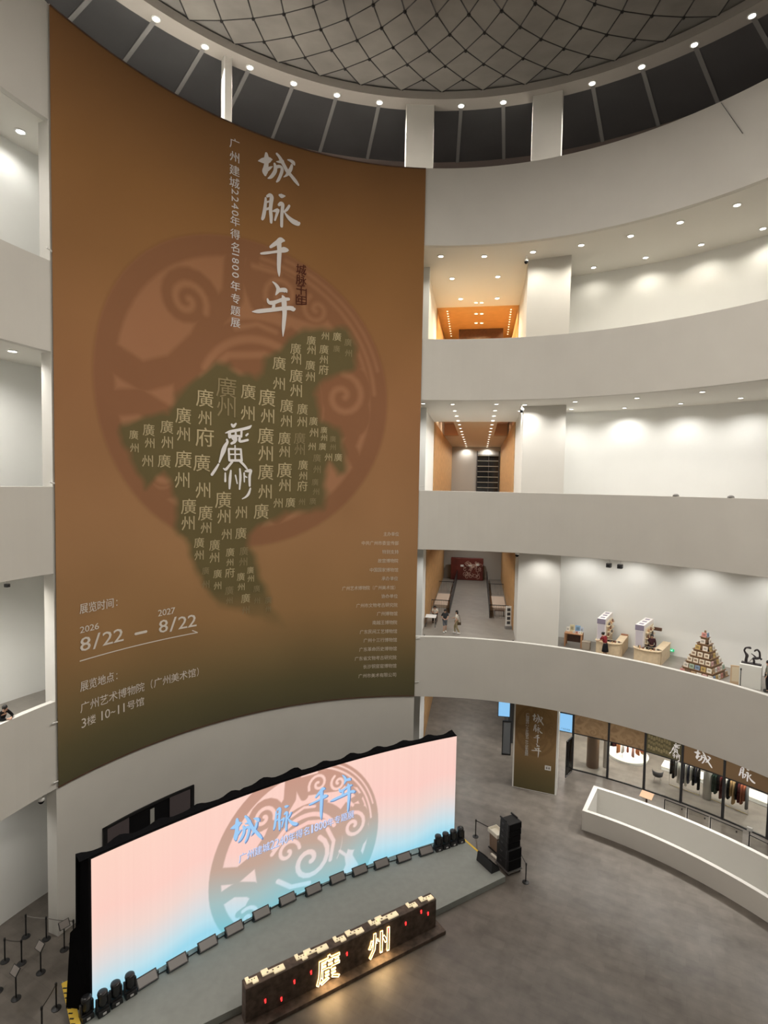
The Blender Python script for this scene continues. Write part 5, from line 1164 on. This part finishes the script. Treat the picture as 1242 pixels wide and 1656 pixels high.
    m_.ball(c, .098, .10, .105, 16)
    if hair == 'long': m_.ball(c - f * .055 - Vector((0, 0, .11)), .085, .05, .17, 14)
    if hair == 'bun': m_.ball(c - f * .10 + Vector((0, 0, .02)), .05, .05, .05, 10)
    m_.build('hair', hair_m, t, smooth=True)
    sd_ = Vector((-f.y, f.x, 0))
    for q in (-1, 1):
        m_ = MB(); p = hd + f * .082 + sd_ * .032 * q + Vector((0, 0, .022)); m_.ball(p, .011, .011, .009, 8); m_.build('eye', black, t, smooth=True)
        m_ = MB(); p = hd + sd_ * .086 * q - f * .01; m_.ball(p, .014, .02, .03, 8); m_.build('ear', skin_m, t, smooth=True)
    m_ = MB(); m_.ball(hd + f * .082 - Vector((0, 0, .042)), .022, .014, .008, 8); m_.build('mouth', mat('lips', (.35, .12, .10), .6), t, smooth=True)
    return t
def cloth(n, c): return mat(n, c, .9, spec=.1)
F2 = 9.39
def g2(x, y): p = gp(x, y, F2); return Vector((p.x, p.y, F2))
person('person in a dark T-shirt and grey shorts walking on the upper hall floor', g2(719, 1023), .15, dict(el=(-.27, .04, 1.14), wl=(-.15, -.12, 1.06), er=(.27, .05, 1.14), wr=(.15, -.12, 1.06), kl=(-.09, -.12, .50), al=(-.10, -.05, .09), ar=(.10, .14, .10), face=(0, -1, -.25)), cloth('tee_dark', (.04, .042, .045)), cloth('shorts_grey', (.13, .14, .16)), white, 'short', True)
person('person with long dark hair, white top and khaki trousers carrying a bag', g2(738, 1025), -1.9, dict(el=(-.24, -.05, 1.14), wl=(-.15, -.28, 1.10), kl=(-.09, -.16, .50), al=(-.10, -.12, .09), kr=(.09, .02, .5), ar=(.10, .24, .12)), cloth('top_white', (.72, .68, .60)), cloth('khaki', (.30, .25, .15)), white, 'long')
bg = thing('shoulder_bag', 'small dark bag at the hip of the person in white', 'bag', g2(738, 1025) + Vector((.16, -.16, .78))); mb = MB(); mb.box((0, 0, 0), (.26, .1, .2)); mb.build('body', cloth('bag_brown', (.07, .05, .03)), bg, bevel=.02)
mb = MB(); mb.path([(-.12, 0, .1), (-.10, .06, .55), (.0, .1, .62), (.12, 0, .1)], .01, 6); mb.build('strap', MATS['bag_brown'], bg)
lean = gp(6, 1170, 10.49)
per_loc = pol(R + .50, -74.3, F2); 
person('person in a black suit and white shirt leaning on the balcony parapet', per_loc, math.radians(74.3), dict(waist=(0, -.02, 1.10), chest=(0, -.12, 1.27), neck=(0, -.20, 1.42), head=(0, -.25, 1.52), top=(0, -.25, 1.60), sl=(-.18, -.14, 1.37), el=(-.27, -.30, 1.17), wl=(-.06, -.42, 1.15), sr=(.18, -.14, 1.37), er=(.27, -.30, 1.17), wr=(.08, -.44, 1.16), face=(.3, -.9, -.25)), cloth('suit_black', (.012, .012, .013)), MATS['suit_black'], black, 'short', False, 'long')

# ================================================================== LOWER GALLERY (book fair)
def lp(o, rz, x, y, z=0): return o + Vector((x * math.cos(rz) - y * math.sin(rz), x * math.sin(rz) + y * math.cos(rz), z))
def radial(r, t): return pol(r, t, F2), -math.radians(t)     # local +y points outwards, +x clockwise
# table with books
o_, rz = radial(22.7, 27.0); tb = thing('book_table', 'wooden table covered with standing books beside the white pillar block', 'table', o_, rz)
mb = MB(); mb.box((0, 0, .88), (1.15, .8, .05)); mb.build('tabletop', mat('table_wood', (.42, .22, .11), .5), tb, bevel=.01)
for x in (-.52, .52):
    for y in (-.35, .35):
        mb = MB(); mb.box((x, y, .43), (.09, .09, .86)); mb.build('leg', MATS['table_wood'], tb)
mb = MB(); mb.box((0, .36, .5), (1.0, .03, .65)); mb.build('back_board', wood_dk, tb)
bcols = [(.62, .56, .36), (.70, .64, .45), (.55, .62, .72), (.25, .42, .62), (.78, .76, .70), (.60, .30, .22), (.78, .75, .68), (.50, .52, .50)]
def book(loc, rz, w, h, d, col, label, group, tilt=.2, inner=None):
    b = thing('book', label, 'book', loc, rz, group); m_ = MB(); dy = h * math.sin(tilt); hz = h * math.cos(tilt)
    m_.hexa([(-w / 2, 0, 0), (w / 2, 0, 0), (w / 2, d, 0), (-w / 2, d, 0)], [(-w / 2, dy, hz), (w / 2, dy, hz), (w / 2, dy + d, hz), (-w / 2, dy + d, hz)])
    m_.build('cover', mat('book_%d_%d_%d' % tuple(int(c * 99) for c in col), col, .6), b)
    m_ = MB(); q = .22; a = (-w / 2 * (1 - q), -.004)
    m_.hexa([(-w * .28, dy * .3 - .006, hz * .3), (w * .28, dy * .3 - .006, hz * .3), (w * .28, dy * .3, hz * .3), (-w * .28, dy * .3, hz * .3)], [(-w * .28, dy * .75 - .006, hz * .75), (w * .28, dy * .75 - .006, hz * .75), (w * .28, dy * .75, hz * .75), (-w * .28, dy * .75, hz * .75)])
    m_.build('cover_picture', mat('bookpic_%d_%d_%d' % tuple(int(c * 99) for c in (inner or col)), inner or tuple(c * .55 for c in col), .6), b); return b
for k, (x, y, w, h, ci) in enumerate([(-.42, .1, .22, .30, 4), (-.16, .15, .30, .46, 0), (.20, .22, .34, .44, 3), (.46, .2, .2, .36, 2), (.02, -.2, .16, .16, 4), (.20, -.22, .16, .15, 5), (.37, -.22, .16, .17, 6), (.50, -.2, .12, .15, 1)]):
    book(lp(o_, rz, x, y, .905), rz, w, h, .03, bcols[ci], '%s upright book from the left on the wooden book table' % ORD[k], 'books on the wooden table')
bx = thing('storage_box', 'grey-brown storage box on the floor right of the wooden book table', 'box', *[q for q in (radial(22.4, 29.15)[0], radial(22.4, 29.15)[1])]); mb = MB(); mb.box((0, 0, .24), (.5, .45, .48)); mb.build('body', mat('carton', (.33, .28, .22), .7), bx, bevel=.01); mb = MB(); mb.box((0, 0, .495), (.53, .48, .03)); mb.build('lid', MATS['carton'], bx)
# two booths
lilac = mat('booth_lilac', (.50, .47, .52), .6); purple = mat('booth_purple', (.23, .20, .27), .6); bwhite = mat('booth_white', (.74, .70, .68), .6); items = [(.25, .12, .08), (.70, .66, .55), (.15, .13, .12), (.55, .35, .2)]
for bi, (r0, t0, lb) in enumerate(((22.75, 32.75, 'nearer the book table'), (22.6, 38.8, 'nearer the book pyramid'))):
    o_, rz = radial(r0, t0); b = thing('market_stall', 'plywood stall with a tall lilac sign wall, %s' % lb, 'stall', o_, rz)
    mb = MB(); mb.box((.66, .28, .43), (.40, 2.4, .86)); mb.box((-.42, .28, .43), (.56, 2.4, .86)); mb.box((.08, -.86, .43), (.9, .42, .86)); mb.lathe([(.76, 0), (.76, .86)], (.08, -1.0, 0), 24, 1, .55); mb.build('counter', wood_lt, b)
    mb = MB(); mb.box((.66, .3, .885), (.46, 2.45, .05)); mb.box((-.42, .3, .885), (.62, 2.45, .05)); mb.box((.08, -.85, .885), (.9, .5, .05)); mb.lathe([(.82, .86), (.82, .91)], (.08, -1.0, 0), 24, 1, .6); mb.build('worktop', wood_lt, b)
    mb = MB(); mb.box((-.42, .25, 1.59), (.5, 2.4, 1.36)); mb.build('sign_wall', bwhite, b)
    mb = MB(); mb.box((-.42, -.96, 2.10), (.505, .012, .33)); mb.build('header', purple, b)
    mb = MB(); mb.box((-.42, -.96, 1.4), (.42, .01, 1.0)); mb.build('text_panel', lilac, b)
    mb = MB()
    for i in range(3): mb.box((-.42, -.5 + .72 * i, 2.275), (.26, .3, .01))
    mb.build('top_lettering', purple, b)
    mb = MB(); mb.box((-.16, .35, 1.52), (.02, 1.9, .98)); mb.build('shelf_recess', mat('cream_recess', (.80, .70, .52), .6), b)
    mb = MB()
    for z in (1.08, 1.40, 1.74): mb.box((-.08, .35, z), (.16, 1.9, .03))
    mb.build('shelf', wood_lt, b)
    for k in range(9):
        x, y = -.06, -.4 + .55 * (k % 3); z = (1.095, 1.415, 1.755)[k // 3]; g = thing('souvenir', '%s small souvenir on the shelves of the stall %s' % (ORD[k], lb), 'souvenir', lp(o_, rz, x, y + .1 * (k // 3), z), rz, 'souvenirs on the stall shelves ' + lb)
        c = items[(k + bi) % 4]; mb = MB(); mb.lathe([(.05, 0), (.07, .06), (.05, .16), (.03, .2), (.0001, .21)], n=10); mb.build('body', mat('souvenir_%d' % ((k + bi) % 4), c, .5), g, smooth=True)
    for k in range(10):
        a = -1.2 + .27 * k; x, y = (.1 + .62 * math.sin(a), -1.05 - .28 * math.cos(a) + .14 * (k % 2)); g = thing('trinket', '%s small trinket from the left on the stall %s' % (ORD[k], lb), 'trinket', lp(o_, rz, x, y, .911), rz, 'trinkets on the stall front ' + lb)
        mb = MB(); mb.box((0, 0, .05 + .02 * (k % 3)), (.09, .06, .1 + .04 * (k % 3)), .4 * k); mb.build('body', mat('souvenir_%d' % ((k + 1) % 4), items[(k + 1) % 4], .5), g, bevel=.01)
    if bi == 0: S1 = (o_, rz)
    else: S2 = (o_, rz)
o_, rz = S1
tr = thing('wooden_tray', 'reddish wooden tray at the back of the first plywood stall', 'tray', lp(o_, rz, .66, 1.2, .911), rz); mb = MB(); mb.box((0, 0, .03), (.42, .25, .06)); mb.build('tray', mat('red_wood', (.30, .12, .06), .5), tr, bevel=.01)
person('person in a red top and black skirt tending the plywood stall near the table', g2(978, 1066), rz - PI / 2 - .5, dict(waist=(0, -.03, 1.09), chest=(0, -.10, 1.27), neck=(0, -.17, 1.42), head=(0, -.22, 1.51), top=(0, -.23, 1.59), sl=(-.17, -.11, 1.38), sr=(.17, -.11, 1.38), el=(-.22, -.24, 1.14), wl=(-.15, -.46, 1.06), er=(.22, -.24, 1.14), wr=(.15, -.46, 1.06), face=(0, -1, -.5)), cloth('red_top', (.20, .025, .03)), cloth('black_skirt', (.015, .015, .018)), black, 'bun', skirt=True)
o_, rz = S2
person('person in dark brown half hidden behind the stall near the book pyramid', lp(o_, rz, .16, -.35), rz + .3, dict(), cloth('brown_top', (.06, .025, .03)), cloth('dark_trousers', (.02, .02, .022)), black, 'long', sleeves='long')
bk = thing('wall_bracket_shelf', 'short brown shelf on the back of the stall near the pyramid', 'shelf', lp(o_, rz, .12, 1.12, 1.72), rz); mb = MB(); mb.box((0, 0, 0), (.55, .16, .2)); mb.build('shelf', wood_dk, bk, bevel=.01)
# exit sign on the wall
t_, z_ = cyl_hit(1085, 1051, (0, 0), 24.5); ex = thing('exit_sign', 'small glowing green running-man exit sign on the gallery wall', 'exit sign', pol(24.46, t_, z_), -math.radians(t_))
mb = MB(); mb.box((0, 0, 0), (.40, .05, .17)); mb.build('case', mat('sign_green', (.02, .25, .10), .4, emit=(.02, .55, .22), strength=.8), ex, bevel=.006)
mb = MB(); gm = mat('sign_mint', (.5, 1, .8), .4, emit=(.45, 1, .75), strength=1.5)
mb.add([(-.16, -.028, 0), (-.06, -.028, .05), (-.06, -.028, -.05)], [(0, 1, 2)]); mb.box((-.02, -.028, 0), (.1, .004, .03)); mb.ball((.09, -.028, .045), .014, .004, .014, 8); mb.tube((.08, -.028, .02), (.06, -.028, -.02), .012, 6); mb.tube((.06, -.028, -.02), (.1, -.028, -.06), .01, 6); mb.tube((.06, -.028, -.02), (.03, -.028, -.05), .01, 6); mb.tube((.08, -.028, .015), (.13, -.028, .0), .008, 6); mb.build('pictogram', gm, ex)
# pyramid of books
o_, rz = radial(21.95, 46.9); rz -= .12; py = thing('book_pyramid', 'stepped wooden pyramid shelf full of books in the lower gallery', 'display stand', o_, rz)
tw = mat('pyramid_wood', (.26, .155, .085), .6)
NT = 7
for k in range(NT):
    w = 1.95 - .255 * k; mb = MB(); mb.box((0, 0, .02 + .36 * k), (w, w, .04)); mb.box((0, 0, .22 + .36 * k), (w - .34, w - .34, .36)); mb.build('tier', tw, py)
pal = [(.62, .28, .24), (.22, .30, .42), (.62, .38, .36), (.20, .12, .08), (.55, .38, .14), (.72, .66, .58), (.50, .34, .20), (.78, .72, .60), (.35, .45, .35), (.75, .70, .62)]
NS = [6, 5, 4, 3, 2, 1, 1]
for k in range(NT):
    w = 1.95 - .255 * k; n = NS[k]; bw = min(.27, (w - .1) / n * .82)
    for sd in range(2):
        for j in range(n):
            x = (j - (n - 1) / 2) * (w - .12) / n; y = -w / 2 + .035
            a = rz + (PI / 2 if sd else 0); c = pal[(j * 3 + k * 5 + sd) % 10] if k in (0, 1, 6) else ((.74, .66, .52) if k in (2, 3) and sd == 0 else pal[(j + k) % 10]); inn = (.30, .20, .13) if k in (2, 3) and sd == 0 else None
            book(lp(o_, a, x, y, .041 + .36 * k), a, bw, .25, .02, c, '%s book from the left on the %s tier of the pyramid, %s side' % (ORD[j], ORD[k], 'right' if sd else 'front'), 'books on the pyramid', .12, inn)
# sculpture on plinth, sign board, belt barrier, visitor
o_, rz = radial(21.9, 53.1); rz += .25; pl2 = thing('sculpture_plinth', 'pale square plinth under the dark looping sculpture', 'plinth', o_, rz); mb = MB(); mb.box((0, 0, .62), (1.0, .8, 1.24)); mb.build('body', mat('plinth_pale', (.66, .66, .62), .6), pl2, bevel=.01)
scu = thing('sculpture', 'dark sculpture of two looping figures standing on the pale plinth', 'sculpture', lp(o_, rz, 0, 0, 1.24), rz); brz = mat('dark_bronze', (.018, .013, .015), .45)
mb = MB(); mb.box((0, 0, .03), (.92, .3, .06)); mb.build('base', brz, scu, bevel=.01)
def loop(pts, name):
    V = [(x, .0, z, r) for x, z, r in pts]; skin_mesh(name, V, [(i, i + 1) for i in range(len(V) - 1)], brz, scu, 2)
loop([(-.26, .05, .09), (-.24, .3, .07), (-.20, .42, .10), (-.30, .56, .055), (-.36, .68, .05), (-.30, .84, .05), (-.16, .88, .055), (-.08, .86, .09), (-.05, .90, .05)], 'left_figure')
loop([(.10, .05, .06), (.12, .2, .06), (.05, .32, .05), (.22, .36, .09), (.36, .40, .07), (.36, .56, .05), (.34, .72, .05), (.24, .84, .06), (.14, .78, .05), (.10, .70, .03)], 'right_figure')
loop([(.22, .36, .06), (.08, .50, .03), (-.04, .58, .02)], 'arm'); loop([(.36, .38, .07), (.48, .34, .06)], 'arm')
p = g2(1188, 1108); sb2 = thing('notice_board', 'upright pale wooden notice board left of the sculpture plinth', 'notice board', p, -math.radians(51) + .55); mb = MB(); mb.box((0, 0, .55), (.46, .06, 1.1)); mb.build('board', mat('beech', (.58, .42, .27), .6), sb2, bevel=.01); mb = MB(); mb.box((0, -.034, .62), (.34, .006, .8)); mb.build('sheet', mat('paper_cream', (.70, .60, .44), .7), sb2)
SQ = [g2(1197, 1110), g2(1227, 1102), g2(1218, 1088)]
for p, lb in zip(SQ, ('black stanchion in front of the sculpture plinth', 'black stanchion right of the sculpture beside the visitor', 'short black stanchion behind the sculpture barrier')): dup(st0, p, 0, lb)
belt(SQ[0], SQ[1], 'black belt across the front of the sculpture'); belt(SQ[0], SQ[2], 'black belt crossing towards the stanchion behind the sculpture')
person('person with short dark hair and a grey-green shirt at the right edge', g2(1240, 1119), -2.2, dict(), cloth('sage', (.20, .20, .16)), cloth('dark_trousers', (.02, .02, .022)), black, 'short', sleeves='long')

# ================================================================== RAILED HALL
def railing(a, b, solid, lb, h=1.05):
    a, b = Vector((*a[:2], F2)), Vector((*b[:2], F2)); d = b - a; L = d.length; t = thing('railing', lb, 'railing', a, math.atan2(d.y, d.x))
    if solid:
        mb = MB(); mb.box((L / 2, 0, h / 2), (L, .05, h)); mb.build('panel', mat('dark_panel', (.02, .02, .021), .4), t)
    else:
        mb = MB(); n = max(6, int(L / .13))
        for i in range(n + 1): mb.tube((L * i / n, 0, 0), (L * i / n, 0, h), .012, 6)
        o = mb.build('balusters', black, t)
    mb = MB(); mb.box((L / 2, 0, h + .02), (L, .07, .05)); mb.build('handrail', black, t)
sL, sR = -1.95, 1.32
A1, A2, A3 = hall(sL, 29.0), hall(sL, 45.5), hall(-3.45, 29.0)
railing(A1, A2, True, 'long dark solid railing on the left of the hall walkway'); railing(A3, A1, False, 'black barred railing across the left light well')
B1, B2, B3 = hall(sR, 28.2), hall(sR, 45.5), hall(2.8, 28.2)
railing(B1, B2, True, 'long dark solid railing on the right of the hall walkway'); railing(B1, B3, False, 'black barred railing across the right light well')
railing(hall(-3.45, 38), hall(sL, 38), False, 'distant barred railing across the left light well'); railing(hall(sR, 38), hall(2.8, 38), False, 'distant barred railing across the right light well')
for s0, s1, sd in ((-3.4, sL - .06, 'left'), (sR + .06, 2.75, 'right')):
    mb = MB(); mb.prism([hall(s0, 31)[:2], hall(s1, 31)[:2], hall(s1, 36)[:2], hall(s0, 36)[:2]], F2, F2 + .25); struct(mb.build('floor_well', mat('well_pale', (.55, .45, .36), .6)), '%s pale ledge inside the light well of the railed hall' % sd, 'ledge')
rp_ = thing('display_panel_wall', 'dark red display block with pale carved pattern at the hall end', 'display', hall(-.9, 45.9, F2), -AX)
mb = MB(); mb.box((0, 0, 1.25), (3.6, .5, 2.5)); mb.build('block', mat('lacquer_red', (.12, .022, .016), .35, noise=.3, scale=1), rp_, bevel=.05)
mb = MB(); rr_ = random.Random(5); place_ = lambda u, v, l=0.0: Vector((u, -.26 - l, v))
for i in range(44):
    x, z = rr_.uniform(-.2, 1.5), rr_.uniform(.25, 2.0); a = rr_.uniform(0, 6); r_ = rr_.uniform(.12, .3)
    stroke(mb, [(x + r_ * math.cos(a + q * .8) * (1 - q * .12), z + r_ * math.sin(a + q * .8) * (1 - q * .12), .035) for q in range(7)], place_, .001 * i, 3)
mb.build('carved_pattern', mat('pale_relief', (.66, .47, .38), .6), rp_, fix=False)
for i, (x, z) in enumerate(((-.55, 1.62), (.35, 1.68), (1.15, 1.78))):
    mb = MB(); mb.box((x, -.27, z), (.34, .02, .22)); mb.build('label_plate', white, rp_)
p = g2(825, 1024); inf = thing('information_stand', 'white panel stand with four dark squares beside the right hall wall', 'sign stand', hall(2.62, 25.2, F2), -AX + .25)
mb = MB(); mb.box((0, 0, .95), (.42, .09, 1.5)); mb.build('panel', white, inf, bevel=.01); mb = MB(); mb.box((0, 0, .1), (.5, .3, .2)); mb.build('foot', grey, inf)
mb = MB()
for i in range(4): mb.box((0, -.05, .45 + .33 * i), (.24, .012, .22))
mb.build('squares', dkgrey, inf)
bn = thing('bench', 'low dark bench behind the barred railing on the right of the hall', 'bench', hall(2.1, 29.2, F2), -AX); mb = MB(); mb.box((0, 0, .45), (.8, .35, .05)); mb.build('seat', wood_dk, bn)
for x in (-.35, .35):
    mb = MB(); mb.box((x, 0, .21), (.05, .3, .42)); mb.build('leg', black, bn)
tbl = thing('reception_table', 'white-topped table at the left wall of the railed hall', 'table', hall(-3.12, 24.6, F2), -AX); mb = MB(); mb.box((0, 0, .74), (.8, 1.0, .04)); mb.build('tabletop', white, tbl, bevel=.01)
for x in (-.36, .36):
    for y in (-.46, .46):
        mb = MB(); mb.box((x, y, .36), (.04, .04, .72)); mb.build('leg', dkgrey, tbl)
tch = thing('dining_chair', 'dark slatted chair beside the white-topped table', 'chair', hall(-2.92, 25.9, F2), -AX); mb = MB(); mb.box((0, 0, .45), (.42, .42, .04)); mb.build('seat', wood_dk, tch)
for x in (-.18, .18):
    for y in (-.18, .18):
        mb = MB(); mb.box((x, y, .215), (.035, .035, .43)); mb.build('leg', wood_dk, tch)
mb = MB(); mb.box((0, .19, .72), (.42, .03, .3)); mb.box((-.18, .19, .55), (.035, .03, .3)); mb.box((.18, .19, .55), (.035, .03, .3)); mb.build('backrest', wood_dk, tch)
person('person in white with dark hair sitting at the white-topped hall table', hall(-2.92, 25.9, F2 - .0), -AX, dict(pel=(0, 0, .55), waist=(0, -.02, .70), chest=(0, -.08, .90), neck=(0, -.13, 1.06), head=(0, -.18, 1.16), top=(0, -.18, 1.24), sl=(-.17, -.08, 1.0), el=(-.22, -.22, .80), wl=(-.12, -.42, .80), sr=(.17, -.08, 1.0), er=(.22, -.22, .80), wr=(.12, -.42, .80), hl=(-.09, -.03, .53), kl=(-.10, -.42, .50), al=(-.10, -.40, .09), hr=(.09, -.03, .53), kr=(.10, -.42, .50), ar=(.10, -.40, .09)), MATS['top_white'], MATS['dark_trousers'], black, 'long')
for (x, y, lb) in ((687, 1022, 'black post at the balcony corner beside the banner'), (831, 1032, 'black post beside the white panel stand')):
    p = pol(R + .75, cyl_hit(x, 1000, (0, 0), R + .75)[0], F2); dup(st0, p, 0, lb)

# ================================================================== CAMERAS, PROJECTORS, SMALL FITTINGS
def cctv(p, label, name='security_camera'):
    t = thing(name, label, 'camera', p); mb = MB(); mb.tube((0, 0, 0), (0, 0, -.22), .035, 8); mb.lathe([(.07, 0), (.07, -.03), (.03, -.05)], n=12); mb.build('mount', white, t)
    mb = MB(); mb.lathe([(.11, -.22), (.13, -.28), (.13, -.36)], n=16); mb.build('housing', white, t, smooth=True)
    mb = MB(); mb.lathe([(.125, -.36), (.11, -.43), (.06, -.49), (.0001, -.51)], n=16); mb.build('dome', blackm, t, smooth=True); return t
for z, lb in ((34.53, 'dome camera hanging by the pillar under the top gallery ceiling'), (25.24, 'dome camera hanging by the pillar under the middle gallery ceiling'), (15.99, 'dome camera hanging by the pillar above the railed hall')):
    q = pol(20.0, 17.55, z); cctv(q, lb)
t_, z_ = cyl_hit(68, 1290, (0, 0), R + .3); cctv(pol(R + .35, t_, 6.64), 'dome camera under the lowest balcony at the banner wall end')
def projector(p, rz, lb):
    t = thing('projector', lb, 'projector', p, rz); mb = MB(); mb.tube((0, 0, 0), (0, 0, -.2), .03, 8); mb.box((0, 0, -.02), (.2, .2, .04)); mb.build('bracket', white, t)
    mb = MB(); mb.box((0, 0, -.34), (.26, .3, .24)); mb.build('body', dkgrey, t, bevel=.02); mb = MB(); mb.tube((0, -.14, -.34), (0, -.2, -.34), .07, 14); mb.build('lens', black, t); return t
for (x, y, lb) in ((1003, 906, 'dark projector under the second balcony on the right'), (985, 902, 'small fitting under the second balcony left of the dark projector'), (12, 938, 'grey fitting under the second balcony on the far left')):
    t_, z_ = cyl_hit(x, y, (0, 0), R + .12); projector(pol(R + .14, t_, 15.99), -math.radians(t_), lb).scale = (1, 1, 1) if 'dark' in lb else (.55, .55, .55)
for x, lb in ((1093, 'small grey device on the level parapet, left of the pair'), (1182, 'small grey device on the level parapet, right of the pair')):
    t_, z_ = cyl_hit(x, 803, (0, 0), R + .14); t = thing('sensor_device', lb, 'device', pol(R + .14, t_, 19.67), -math.radians(t_)); mb = MB(); mb.lathe([(.16, 0), (.14, .08), (.06, .13), (.0001, .13)], n=14); mb.build('body', grey, t, smooth=True)
mb = MB(); a, b = cyl_hit(1166, 166, (0, 0), R - .02), cyl_hit(1201, 216, (0, 0), R - .02); mb.path([pol(R - .02, a[0] + (b[0] - a[0]) * i / 8, a[1] + (b[1] - a[1]) * i / 8) for i in range(9)], .014, 6); tag(mb.build('hanging_wire', dkgrey), 'thin dark wire hanging down the top right parapet', 'wire')
